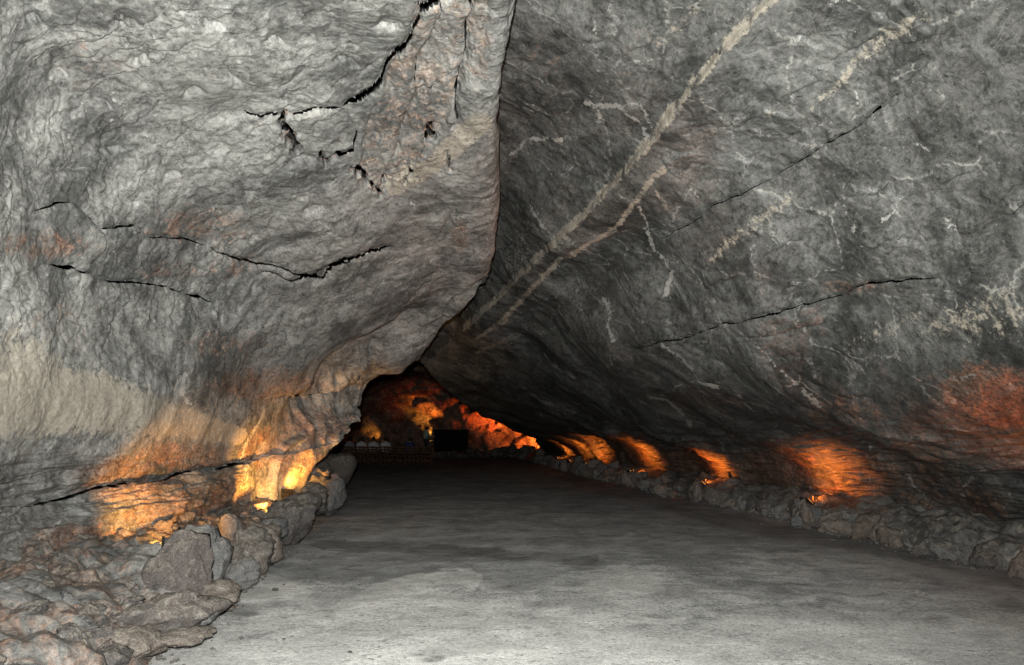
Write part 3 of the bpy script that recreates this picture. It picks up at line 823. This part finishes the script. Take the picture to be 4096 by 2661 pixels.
dark = np.maximum.reduce([0.45 * band(uq, vq, [(560, 475), (680, 508), (760, 528), (860, 545), (960, 568), (1060, 590)], (10, 13, 14, 10, 10, 12)),
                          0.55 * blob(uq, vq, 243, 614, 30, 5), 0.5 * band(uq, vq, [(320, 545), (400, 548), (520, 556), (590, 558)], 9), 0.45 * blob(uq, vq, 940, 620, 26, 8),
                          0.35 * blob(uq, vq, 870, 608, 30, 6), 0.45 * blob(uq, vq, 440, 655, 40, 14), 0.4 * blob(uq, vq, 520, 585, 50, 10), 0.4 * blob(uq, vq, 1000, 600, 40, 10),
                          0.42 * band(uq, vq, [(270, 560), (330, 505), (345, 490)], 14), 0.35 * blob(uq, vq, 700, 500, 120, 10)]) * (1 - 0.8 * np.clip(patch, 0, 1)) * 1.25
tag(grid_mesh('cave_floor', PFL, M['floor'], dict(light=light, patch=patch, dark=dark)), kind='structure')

# rubble bank at the foot of the left wall, and the one behind the right kerb


def bank(name, pts, d0, d1, n, m, seed, amp):
    ds = np.concatenate([np.linspace(-4, d0, 8)[:-1], ring_d(n, d0, d1, 0.6)])
    st = [[W_(X, Z, d0), W_(X, Z, d1)] if not isinstance(X, list) else X for X, Z in pts]
    Cc = strings_to_ctrl(st, np.repeat(ds[:, None], len(st), 1))
    Cc[:, :, 0] -= TILT * Cc[:, :, 1]
    Wq, s = catmull(m, len(st), [1] * (len(st) - 1))
    P = np.einsum('ck,rkx->rcx', Wq, Cc)
    f = np.abs(fbm(P, 1.7, 3, 0.55, seed)) * 1.4 - 0.25 + 0.16 * fbm(P, 7.0, 3, 0.6, seed + 1)
    P[..., 2] += amp * f * np.broadcast_to(sstep(s, 0.0, 0.8), f.shape)
    P[..., 0] += 0.5 * amp * fbm(P, 2.3, 2, 0.6, seed + 2)
    return P


PB = bank('left', [(-1.72, -0.06), (-2.0, 0.19), (-2.6, 0.38), (-3.4, 0.46), (-4.6, 0.55)], 3.0, 17.5, 380, 150, 81, 0.13)
z0 = np.zeros(PB.shape[:2]); uB, vB = proj(PB)
tag(grid_mesh('left_rubble_bank', PB, M['left'], dict(dust=0.12 + 0.35 * fbm(PB, 1.1, 2, .5, 84), rust=0.42 + 0.5 * fbm(PB, 0.9, 2, .5, 85), white=z0, tone=z0 - 0.42)), kind='structure')
PB2 = bank('right', [(6.95, -0.06), (7.05, 0.22), (7.25, 0.36), (7.6, 0.45), (8.2, 0.5)], 3.0, 44, 380, 70, 87, 0.11)
z0 = np.zeros(PB2.shape[:2])
tag(grid_mesh('right_rubble_bank', PB2, M['left'], dict(dust=0.30 + 0.3 * fbm(PB2, 1.1, 2, .5, 88), rust=0.2 + 0.5 * fbm(PB2, 0.9, 2, .5, 89), white=z0, tone=z0 - 0.4)), kind='structure')


def surf_at(P, px, py):
    """point of a sheet seen at a pixel (nearest vertex in the picture, front-most)"""
    u, v = proj(P)
    d2 = (u - px) ** 2 + (v - py) ** 2
    near = d2 < max(9.0, d2.min() * 4)
    cand = np.where(near, P[..., 1], 1e9)
    return P.reshape(-1, 3)[np.argmin(cand)]


def bank_z(P, x, y):
    d = (P[..., 0] - x) ** 2 + (P[..., 1] - y) ** 2
    return float(P.reshape(-1, 3)[np.argmin(d)][2])


# ------------------------------------------------------------------ stones
def stone_mesh(name, seed, sub=4, flat=0.0, nplanes=13, rough=0.10):
    r_ = np.random.default_rng(seed)
    bm = bmesh.new(); bmesh.ops.create_icosphere(bm, subdivisions=sub, radius=1.0)
    V = np.array([v.co[:] for v in bm.verts])
    pn = r_.normal(size=(nplanes, 3)); pn /= np.linalg.norm(pn, axis=1)[:, None]
    ph = r_.uniform(0.55, 0.95, nplanes)
    dots = V @ pn.T
    rr = np.where(dots > 0.05, ph[None, :] / np.maximum(dots, 0.05), 9.0)
    k = 22.0
    rad = -np.log(np.sum(np.exp(-k * rr), 1) + np.exp(-k * 1.15)) / k
    V = V * rad[:, None]
    V *= (1 + 0.22 * fbm(V, 1.5, 2, 0.5, seed)[:, None] - 0.16 * np.abs(fbm(V, 3.0, 3, 0.6, seed + 3))[:, None] + 0.05 * fbm(V, 9.0, 2, 0.6, seed + 5)[:, None])
    for vt, c in zip(bm.verts, V): vt.co = c
    me = bpy.data.meshes.new(name); bm.to_mesh(me); bm.free()
    me.polygons.foreach_set('use_smooth', [True] * len(me.polygons))
    return me


VAR = {}
for mk in ('stone', 'stone_red', 'stone_grey', 'stone_dark'):
    VAR[mk] = []
    for k in range(6):
        me = stone_mesh('stone', 100 + k * 7 + len(mk), 4 if mk != 'stone_dark' else 3)
        me.materials.append(M[mk]); VAR[mk].append(me)


def stone(loc, size, rot, mk='stone', parent=None, name='stone', var=None):
    me = VAR[mk][random.randrange(6) if var is None else var]
    o = bpy.data.objects.new(name, me)
    o.location = loc; o.scale = size; o.rotation_euler = rot
    return link(o, parent)


lw = tag(empty('low_stone_wall', (-3.0, 8.0, 0)), 'low dry wall of grey and reddish rubble stones along the left edge of the floor', 'stone wall')


def lw_stone(px, py, d, wpx, hpx, depth, mk, yaw=0.0, roll=0.0, var=None):
    """a stone centred on a pixel at distance d; width and height in px at that distance"""
    p = unproj(px, py, d)
    k = d / F
    o = stone((p[0] - lw.location.x, p[1] - lw.location.y, p[2] - 0.03), (wpx * k * 0.58, depth, hpx * k * 0.58), (random.uniform(-.15, .15), roll, yaw), mk, lw, var=var)
    return o


for a in ((178, 570, 6.9, 62, 84, 0.16, 'stone_red', 0.5, 0.10, 0), (213, 562, 7.6, 34, 70, 0.22, 'stone_grey', 0.4, 0.15, 1),
          (190, 545, 7.5, 40, 40, 0.2, 'stone_grey', 0.2, 0.3, 4), (247, 547, 8.6, 50, 44, 0.30, 'stone', 0.3, 0.0, 2), (233, 528, 9.0, 26, 30, 0.2, 'stone', 0, 0, 3),
          (262, 541, 9.2, 40, 38, 0.3, 'stone', 0.9, 0.2, 5), (284, 520, 10.8, 50, 42, 0.35, 'stone', 0.2, -0.3, 1), (272, 528, 10.0, 40, 30, 0.3, 'stone_grey', 0.0, 0.0, 3),
          (297, 508, 12.2, 36, 34, 0.35, 'stone', 0.2, -0.4, 0), (215, 592, 7.0, 46, 26, 0.25, 'stone', 0.3, 0, 2), (240, 570, 7.9, 34, 24, 0.2, 'stone_grey', 0.2, 0, 4),
          (160, 612, 6.0, 95, 38, 0.30, 'stone', 0.4, -0.2, 5), (200, 612, 6.2, 40, 26, 0.2, 'stone_grey', 0.4, 0.1, 1), (130, 640, 5.4, 70, 30, 0.3, 'stone', 0.3, 0, 3),
          (78, 628, 5.9, 52, 40, 0.25, 'stone_dark', 0.2, 0.2, 0), (60, 640, 5.6, 44, 36, 0.25, 'stone_grey', 0.3, 0.2, 1), (40, 655, 5.2, 60, 40, 0.3, 'stone', 0.6, 0.2, 2),
          (110, 655, 5.1, 50, 26, 0.2, 'stone', 0.4, 0, 4), (180, 632, 5.7, 46, 18, 0.2, 'stone', 0.4, 0, 0), (120, 606, 6.5, 60, 30, 0.3, 'stone', 0.2, 0.1, 3),
          (90, 600, 6.9, 40, 24, 0.2, 'stone_red', 0, 0, 1), (150, 590, 6.9, 36, 26, 0.2, 'stone', 0, 0, 2), (310, 497, 13.2, 34, 28, 0.35, 'stone', 0.2, -0.2, 2),
          (318, 480, 15.2, 30, 26, 0.35, 'stone', 0.1, 0.2, 3)):
    lw_stone(*a)
for k in range(210):
    d = random.uniform(3.6, 14.5)
    X = random.uniform(-3.5, -1.85) if k % 3 else random.uniform(-2.15, -1.8)
    x = X - TILT * d
    s = random.choice((0.03, 0.04, 0.05, 0.07, 0.09, 0.13)) * random.uniform(.8, 1.2)
    z = bank_z(PB, x, d)
    if z < 0.02: z = 0.02
    stone((x - lw.location.x, d - lw.location.y, z + 0.15 * s), (s * random.uniform(.9, 1.4), s, s * random.uniform(.55, .9)),
          (random.uniform(-.5, .5), random.uniform(-.5, .5), random.uniform(0, 6)), random.choice(('stone', 'stone', 'stone_red', 'stone_grey')), lw)

# spilled gravel where the floor meets the rubble: too small and many to count
gb = bmesh.new()
for k in range(1500):
    d = 3.4 + 26 * random.random() ** 1.8
    if k % 2: X = -1.78 + abs(random.gauss(0, .16)) * (1 if random.random() < .9 else 4)
    else: X = 6.92 - abs(random.gauss(0, .14)) * (1 if random.random() < .93 else 4)
    if k % 2 and d > 14: continue
    s_ = random.uniform(.008, .022) * (1 if random.random() < .85 else 1.8)
    r = bmesh.ops.create_icosphere(gb, subdivisions=1, radius=s_)
    for v_ in r['verts']:
        v_.co = Vector((v_.co.x * random.uniform(.8, 1.3), v_.co.y * random.uniform(.8, 1.3), v_.co.z * random.uniform(.5, .8)))
        v_.co += Vector((X - TILT * d, d, 0.25 * s_ + 0.004))
tag(bm_obj('gravel', gb, M['stone']), 'loose gravel spilled along both edges of the floor', 'gravel', kind='stuff')

# boulder with the arched hollow at the end of the left wall
b0 = unproj(335, 492, 14.6)
for nm, lab, px, py, d, sx, sy, sz, mk, rot, var in (
        ('boulder', 'squared grey boulder standing on the floor where the left stone wall ends', 335, 494, 14.6, .34, .36, .44, 'stone_grey', (0.1, -0.12, 0.2), 3),
        ('boulder', 'rounded brown boulder leaning on the squared grey boulder', 314, 488, 14.9, .42, .4, .30, 'stone', (0.1, 0.5, 0.1), 2),
        ('boulder', 'small lamp-lit stone perched on top of the squared grey boulder', 326, 473.5, 14.5, .085, .1, .075, 'stone_red', (0.1, 0.1, 0.4), 1),
        ('boulder', 'small round brown stone on the outer shoulder of the squared boulder', 336, 477, 14.4, .10, .1, .085, 'stone_red', (0.1, 0.1, 0.9), 4),
        ('boulder', 'dark boulder in the shade behind the squared grey boulder', 332, 468, 18.5, .7, .6, .5, 'stone_dark', (0.1, 0.1, 0.1), 5),
        ('boulder', 'flat dark boulder low at the foot of the far left wall', 310, 470, 18.0, .8, .7, .5, 'stone_dark', (0.0, 0.1, 0.6), 2)):
    p = unproj(px, py, d)
    o = stone(p, (sx, sy, sz), rot, mk, None, nm, var)
    tag(o, lab, 'boulder')

# kerb of rough stones along the right wall
rk = tag(empty('stone_kerb', (4.0, 16.0, 0)), 'long low kerb of rough grey stones along the right edge of the floor', 'stone kerb')
d = 5.0; k = 0
while d < 46:
    sz = min(0.30, 0.10 * math.exp(random.uniform(0, 1.15))) * (1.0 if d < 20 else 1.15)
    X = 7.02 + 0.10 * math.sin(d * 0.9) + random.uniform(-.10, .10) + (-0.25 if 18 < d < 32 else 0) + (0.3 if d > 40 else 0)
    if any(abs(d - q) < 0.28 for q in (35, 31.5, 28.6, 23.0, 18.0, 13.3)): d += 0.3; continue
    mk = random.choices(('stone', 'stone_red', 'stone_grey', 'stone_dark'), (5, 3, 3, 1))[0]
    stone((X - TILT * d - 4.0, d - 16.0, sz * 0.40 + 0.02), (sz * random.uniform(.7, 1.1), sz * random.uniform(.8, 1.6), sz * random.uniform(.6, 1.15)),
          (random.uniform(-.4, .4), random.uniform(-.4, .4), random.uniform(0, 6)), mk, rk)
    if k % 2 == 0:
        s2 = sz * random.uniform(.6, .9)
        stone((X + 0.16 - TILT * d - 4.0, d + .1 - 16.0, sz * 1.35), (s2, s2 * 1.1, s2 * .8), (random.uniform(-.6, .6), random.uniform(-.6, .6), random.uniform(0, 6)),
              random.choice(('stone', 'stone_red', 'stone_grey')), rk)
    if k % 3 == 0:
        s2 = random.uniform(.05, .09)
        stone((X - 0.2 - TILT * d - 4.0, d + .05 - 16.0, s2 * .4), (s2, s2 * 1.2, s2 * .7), (0, 0, random.uniform(0, 6)), 'stone_grey', rk)
    d += sz * random.uniform(1.25, 1.7); k += 1

# rubble along the stage front
st = tag(empty('stage_rubble', (-3.5, 47.5, 0)), 'dark heap of lava rubble edging the stage in the far chamber', 'rubble')
for k in range(70):
    x = random.uniform(-8.5, 2.2); y = 47.3 + random.uniform(-.6, .7) - 0.10 * (x + 3) * (1 if x > -3 else 0)
    s = random.uniform(.16, .42) * (1.0 if x > -3 else 0.8)
    z = 0.3 * s + (random.uniform(0, .45) if x > -2.5 else random.uniform(0, .2))
    stone((x + 3.5, y - 47.5, z), (s * 1.2, s, s * .8), (random.uniform(-.5, .5), random.uniform(-.5, .5), random.uniform(0, 6)), 'stone_dark', st)
bm = bmesh.new(); add_box(bm, (-4.2, 50.3, 0.06), (12.5, 5.0, 0.3), bev=0.05)
tag(bm_obj('stage_floor', bm, M['far']), kind='structure')


# ------------------------------------------------------------------ lamps
def lamp(loc, aim, energy, color, glass, label, group, spot=110, size=0.06, blend=0.9):
    loc = Vector(loc); aim = Vector(aim)
    root = tag(empty('floodlight', loc), label, 'floodlight', group)
    dirv = (aim - loc).normalized()
    q = dirv.to_track_quat('-Z', 'Y').to_matrix().to_4x4()
    bm = bmesh.new()
    add_box(bm, (0, 0, 0.03), (0.20, 0.15, 0.06), bev=0.01); add_box(bm, (0, 0, 0.08), (0.13, 0.10, 0.05), bev=0.01)
    h_ = bm_obj('housing', bm, M['blackmetal'], root); h_.matrix_local = q
    bm = bmesh.new(); add_box(bm, (0, 0, -0.004), (0.17, 0.12, 0.006))
    g_ = bm_obj('glass', bm, M[glass], h_)
    bm = bmesh.new(); add_box(bm, (-0.115, 0, 0), (0.012, 0.03, 0.16)); add_box(bm, (0.115, 0, 0), (0.012, 0.03, 0.16)); add_box(bm, (0, 0, -0.08), (0.242, 0.03, 0.012))
    bm_obj('bracket', bm, M['blackmetal'], root)
    li = bpy.data.lights.new('floodlight_beam', 'SPOT')
    li.energy = energy; li.color = color; li.spot_size = math.radians(spot); li.spot_blend = blend; li.shadow_soft_size = size
    lo = bpy.data.objects.new('floodlight_beam', li); link(lo, root)
    lo.matrix_local = Matrix.Translation(dirv * 0.05) @ q
    return root


AM = (1.0, 0.42, 0.065); OR = (1.0, 0.22, 0.022); RD = (1.0, 0.13, 0.02)
g1 = 'warm floodlights hidden behind the left stone wall'
p1 = unproj(174, 548, 7.6); p1[2] = bank_z(PB, p1[0], p1[1]) + 0.14
lamp(p1, surf_at(PL, 160, 526), 850, AM, 'glow_amber', 'amber floodlight on the rubble behind the upright reddish slab', g1, 76, blend=1.0)
lamp((unproj(275, 513, 11.8)), surf_at(PL, 264, 470), 560, AM, 'glow_amber', 'amber floodlight at the foot of the narrow glowing rock rib', g1, 90, blend=1.0)
lamp((unproj(288, 493, 13.45)), surf_at(PL, 306, 471), 620, AM, 'glow_amber', 'amber floodlight in the hollow behind the rounded brown boulder', g1, 60, blend=1.0)
g2 = 'orange floodlights behind the right kerb'
for px, py, tx, ty, d, e, lab in ((556, 466, 558, 448, 35, 60, 'orange floodlight behind the far end of the right kerb'),
                                  (573, 468, 573, 450, 31.5, 60, 'orange floodlight behind the kerb at the ribbed wall'),
                                  (590, 473, 589, 455, 28.6, 60, 'orange floodlight behind the kerb at the broad rib'),
                                  (634, 482, 622, 458, 23.0, 100, 'orange floodlight behind the kerb below the pale round knob'),
                                  (694, 488, 685, 462, 18.0, 70, 'orange floodlight behind the kerb in the rust coloured hollow'),
                                  (800, 506, 775, 470, 13.3, 62, 'orange floodlight behind the kerb at the layered rust wall')):
    q_ = surf_at(PR, tx, ty)
    base = surf_at(PR, px, py)
    pos = np.array([7.08 - (0.2 if 18 < d < 32 else 0) - TILT * d, d, 0.40])
    lamp(pos, (pos[0] + 0.75, d + 0.25, 1.25), e * 2.0, OR, 'glow_orange', lab, g2, 150, blend=1.0)
    for off in (-0.22, 0.0, 0.22):
        stone((pos[0] - 0.22 + 0.1 * off - 4.0, pos[1] - 0.42 + off - 16.0, 0.22), (0.15, 0.18, 0.27), (random.uniform(-.2, .2), random.uniform(-.2, .2), random.uniform(0, 6)), 'stone', rk)
lamp((6.35, 6.3, 0.5), (5.2, 8.0, 2.2), 750, OR, 'glow_orange', 'orange floodlight behind the kerb under the rust coloured patch', g2, 80)
g3 = 'coloured floodlights in the far chamber'


def chamber_at(px, py, off=0.0):
    u, v = proj(PF)
    d2 = (u - px) ** 2 + (v - py) ** 2 + np.where(PF[..., 1] < 38, 1e6, 0)
    p = PF.reshape(-1, 3)[np.argmin(d2)]
    q = EYE - p
    return p + q / np.linalg.norm(q) * off


def far_lamp(px, py, off, tx, ty, e, c, gl, lab, spot):
    p = chamber_at(px, py, off); p[2] = max(p[2], 0.3)
    lamp(p, chamber_at(tx, ty), e, c, gl, lab, g3, spot)


far_lamp(384, 441, 0.55, 374, 433, 110, AM, 'glow_amber', 'amber floodlight on the chamber floor behind the audience', 66)
far_lamp(431, 441, 0.7, 424, 420, 520, AM, 'glow_amber', 'amber floodlight on the chamber floor behind the standing person', 56)
far_lamp(454, 434, 1.1, 428, 410, 1500, (1.0, 0.26, 0.035), 'glow_orange', 'orange floodlight on the stage behind the black cabinet', 40)
far_lamp(538, 450, 0.8, 527, 436, 2000, (1.0, 0.20, 0.03), 'glow_red', 'red floodlight at the foot of the far right chamber wall', 80)
far_lamp(508, 435, 0.7, 482, 417, 1800, RD, 'glow_red', 'red floodlight on the ledge of the red lit rock', 62)


# ------------------------------------------------------------------ chairs, cabinet, people in the far chamber
def make_chair():
    r = empty('chair')
    bm = bmesh.new(); add_box(bm, (0, 0, 0.445), (0.46, 0.44, 0.03), bev=0.008); bm_obj('seat', bm, M['wood'], r)
    for sx in (-1, 1):
        bm = bmesh.new(); add_tube(bm, (sx * .2, .19, 0), (sx * .2, .19, .43), .018, .02); bm_obj('leg', bm, M['wood'], r)
        bm = bmesh.new(); add_tube(bm, (sx * .2, -.23, 0), (sx * .2, -.2, .44), .018, .02); add_tube(bm, (sx * .2, -.2, .44), (sx * .2, -.29, .92), .02, .016); bm_obj('leg', bm, M['wood'], r)
    for z in (0.62, 0.74, 0.86):
        bm = bmesh.new(); add_box(bm, (0, -.2 - (z - .44) * .19, z), (.42, .018, .07), bev=.004); bm_obj('back_slat', bm, M['wood'], r)
    for yy, zz in ((-.215, .2), (.19, .25)):
        bm = bmesh.new(); add_box(bm, (0, yy, zz), (.4, .02, .03)); bm_obj('stretcher', bm, M['wood'], r)
    return r


def copy_tree(o, parent=None):
    c = o.copy(); link(c, parent)
    for ch in list(o.children): copy_tree(ch, c)
    return c


proto = make_chair(); first = True
chairs = []
for row, (y, x0, n_, nm) in enumerate(((36.0, -7.7, 7, 'rearmost'), (37.3, -8.1, 7, 'second'))):
    for k in range(n_):
        c = proto if first else copy_tree(proto); first = False
        c.location = (x0 + 0.60 * k, y + random.uniform(-.05, .05), 0.004); c.rotation_euler.z = random.uniform(-.06, .06)
        tag(c, 'dark slatted wooden chair in the %s row facing the stage' % nm, 'chair', '%s row of chairs' % nm)
        chairs.append(c)

cab = tag(empty('stage_cabinet', (-4.0, 49.3, 0.21)), 'large black box-shaped cabinet on the stage in front of the glowing rock', 'cabinet')
bm = bmesh.new(); add_box(bm, (0, 0, .80), (2.2, .8, 1.3), bev=.02); bm_obj('body', bm, M['black'], cab)
bm = bmesh.new(); add_box(bm, (0, 0, 1.50), (2.34, .92, .09), bev=.02); bm_obj('lid', bm, M['black'], cab)
for sx in (-1, 1):
    for sy in (-1, 1):
        bm = bmesh.new(); add_box(bm, (sx * .95, sy * .3, .075), (.12, .12, .15), bev=.01); bm_obj('foot', bm, M['black'], cab)
for sx in (-.55, .55):
    bm = bmesh.new(); add_box(bm, (sx, -.405, .8), (.95, .03, 1.1), bev=.012); bm_obj('panel', bm, M['black'], cab)


def person(name, label, loc, rz, joints, edges, shirt, hair=True, zsplit=0.95, parent_objs=None, group=None, head=None, headz=None):
    """one continuous skinned body; faces are coloured by height and reach"""
    me = bpy.data.meshes.new(name)
    keys = list(joints)
    me.from_pydata([joints[k][0] for k in keys], [(keys.index(a), keys.index(b)) for a, b in edges], [])
    o = link(bpy.data.objects.new(name, me))
    md = o.modifiers.new('skin', 'SKIN'); md.use_smooth_shade = True
    o.modifiers.new('sub', 'SUBSURF').levels = 2
    for i, k in enumerate(keys):
        sv = me.skin_vertices[0].data[i]; r = joints[k][1]
        sv.radius = r if isinstance(r, tuple) else (r, r)
        sv.use_root = (k == 'pelvis')
    dg = bpy.context.evaluated_depsgraph_get()
    new = bpy.data.meshes.new_from_object(o.evaluated_get(dg))
    o.modifiers.clear(); o.data = new
    new.materials.clear()
    for m in (shirt, M['skin'], M['trousers']): new.materials.append(m)
    neck = joints['neck'][0][2]
    for p_ in new.polygons:
        c = p_.center
        if c[2] > neck + 0.01: p_.material_index = 1
        elif c[2] < zsplit and not (abs(c[0]) > 0.26 and c[2] > zsplit - .3): p_.material_index = 2
        elif any((Vector(joints[k][0]) - c).length < 0.12 for k in joints if k.startswith(('hand', 'fing'))): p_.material_index = 1
        p_.use_smooth = True
    o.location = loc; o.rotation_euler.z = rz
    hd = Vector(joints['head'][0])
    bm = bmesh.new(); bmesh.ops.create_icosphere(bm, subdivisions=3, radius=0.108)
    for vtx in bm.verts:
        vtx.co.z *= 1.1; vtx.co.y = vtx.co.y * 1.08 - 0.018
        if vtx.co.y > 0.02 and vtx.co.z < 0.05: vtx.co *= 0.8
    bmesh.ops.translate(bm, vec=hd + Vector((0, 0, .02)), verts=bm.verts)
    bm_obj('hair', bm, M['hair'], o, True)
    return tag(o, label, 'person', group)


def hand(j, e, wrist, prefix, fdir, side):
    w_ = Vector(wrist); f = Vector(fdir).normalized(); s = Vector(side).normalized()
    j['hand' + prefix] = (tuple(w_ + f * .06), (.034, .02)); e.append((wrist_key[prefix], 'hand' + prefix))
    for i, (off, L) in enumerate(((-.033, .07), (-.011, .08), (.011, .077), (.031, .06))):
        j['fing%s%d' % (prefix, i)] = (tuple(w_ + f * .10 + s * off), .010); j['fingt%s%d' % (prefix, i)] = (tuple(w_ + f * (.10 + L) + s * off + Vector((0, 0, -.015))), .008)
        e += [('hand' + prefix, 'fing%s%d' % (prefix, i)), ('fing%s%d' % (prefix, i), 'fingt%s%d' % (prefix, i))]
    j['fingth' + prefix] = (tuple(w_ + f * .05 - s * .055), .011); e.append(('hand' + prefix, 'fingth' + prefix))


wrist_key = {'L': 'wristL', 'R': 'wristR'}
J = {'pelvis': ((0, 0, .95), (.17, .13)), 'belly': ((0, .02, 1.12), (.18, .15)), 'chest': ((0, 0, 1.34), (.19, .13)), 'neck': ((0, .02, 1.50), .06), 'head': ((0, .04, 1.63), (.085, .10)), 'crown': ((0, .03, 1.70), .07),
     'shL': ((-.19, 0, 1.42), .07), 'elL': ((-.27, -.02, 1.14), .048), 'wristL': ((-.25, .12, .92), .032),
     'shR': ((.19, 0, 1.42), .07), 'elR': ((.32, .10, 1.18), .048), 'wristR': ((.42, .30, 1.10), .032),
     'hipL': ((-.10, 0, .86), .10), 'knL': ((-.11, .02, .48), .065), 'anL': ((-.11, -.01, .09), .042), 'toL': ((-.12, .15, .03), .04),
     'hipR': ((.10, 0, .86), .10), 'knR': ((.12, .05, .48), .065), 'anR': ((.13, .0, .09), .042), 'toR': ((.14, .16, .03), .04)}
E = [('pelvis', 'belly'), ('belly', 'chest'), ('chest', 'neck'), ('neck', 'head'), ('head', 'crown'), ('chest', 'shL'), ('shL', 'elL'), ('elL', 'wristL'), ('chest', 'shR'), ('shR', 'elR'), ('elR', 'wristR'),
     ('pelvis', 'hipL'), ('hipL', 'knL'), ('knL', 'anL'), ('anL', 'toL'), ('pelvis', 'hipR'), ('hipR', 'knR'), ('knR', 'anR'), ('anR', 'toR')]
hand(J, E, J['wristL'][0], 'L', (0, .4, -1), (1, 0, 0)); hand(J, E, J['wristR'][0], 'R', (.3, 1, -.2), (1, -.3, 0))
xs = unproj(426, 440, 49.0)
person('person', 'person in a pale striped shirt standing beside the black cabinet on the stage', (xs[0], 49.0, 0.212), math.radians(-50), J, E, M['striped'])

JS = {'pelvis': ((0, 0, .55), (.17, .14)), 'belly': ((0, -.02, .72), (.165, .13)), 'chest': ((0, -.05, .95), (.18, .12)), 'neck': ((0, -.03, 1.10), .058), 'head': ((0, 0, 1.22), (.085, .10)), 'crown': ((0, -.01, 1.29), .07),
      'shL': ((-.19, -.05, 1.02), .068), 'elL': ((-.24, .06, .76), .046), 'wristL': ((-.14, .28, .64), .03), 'shR': ((.19, -.05, 1.02), .068), 'elR': ((.24, .06, .76), .046), 'wristR': ((.14, .28, .64), .03),
      'hipL': ((-.10, .08, .55), .095), 'knL': ((-.12, .45, .52), .062), 'anL': ((-.12, .46, .09), .042), 'toL': ((-.12, .60, .03), .04),
      'hipR': ((.10, .08, .55), .095), 'knR': ((.12, .45, .52), .062), 'anR': ((.12, .46, .09), .042), 'toR': ((.12, .60, .03), .04)}
ES = E[:19]
hand(JS, ES2 := list(ES), JS['wristL'][0], 'L', (0.1, 1, -.1), (1, 0, 0)); hand(JS, ES2, JS['wristR'][0], 'R', (-.1, 1, -.1), (1, 0, 0))
for k, (ci, shirt, lab) in enumerate(((7, 'grey_shirt', 'seated person in a grey shirt beside the chamber wall, seen from behind'),
                                      (8, 'white_shirt', 'seated person in a white shirt next to the grey shirt, seen from behind'),
                                      (9, 'white_shirt', 'seated person in a white shirt in the middle of three white shirts'),
                                      (10, 'white_shirt', 'seated person in a white shirt next to an empty chair, seen from behind'),
                                      (12, 'blue_shirt', 'seated person in a dark blue shirt sitting apart, seen from behind'))):
    c = chairs[ci]
    person('person', lab, (c.location.x, c.location.y + 0.02, 0.004), c.rotation_euler.z, JS, ES2, M[shirt], zsplit=0.60, group=None)
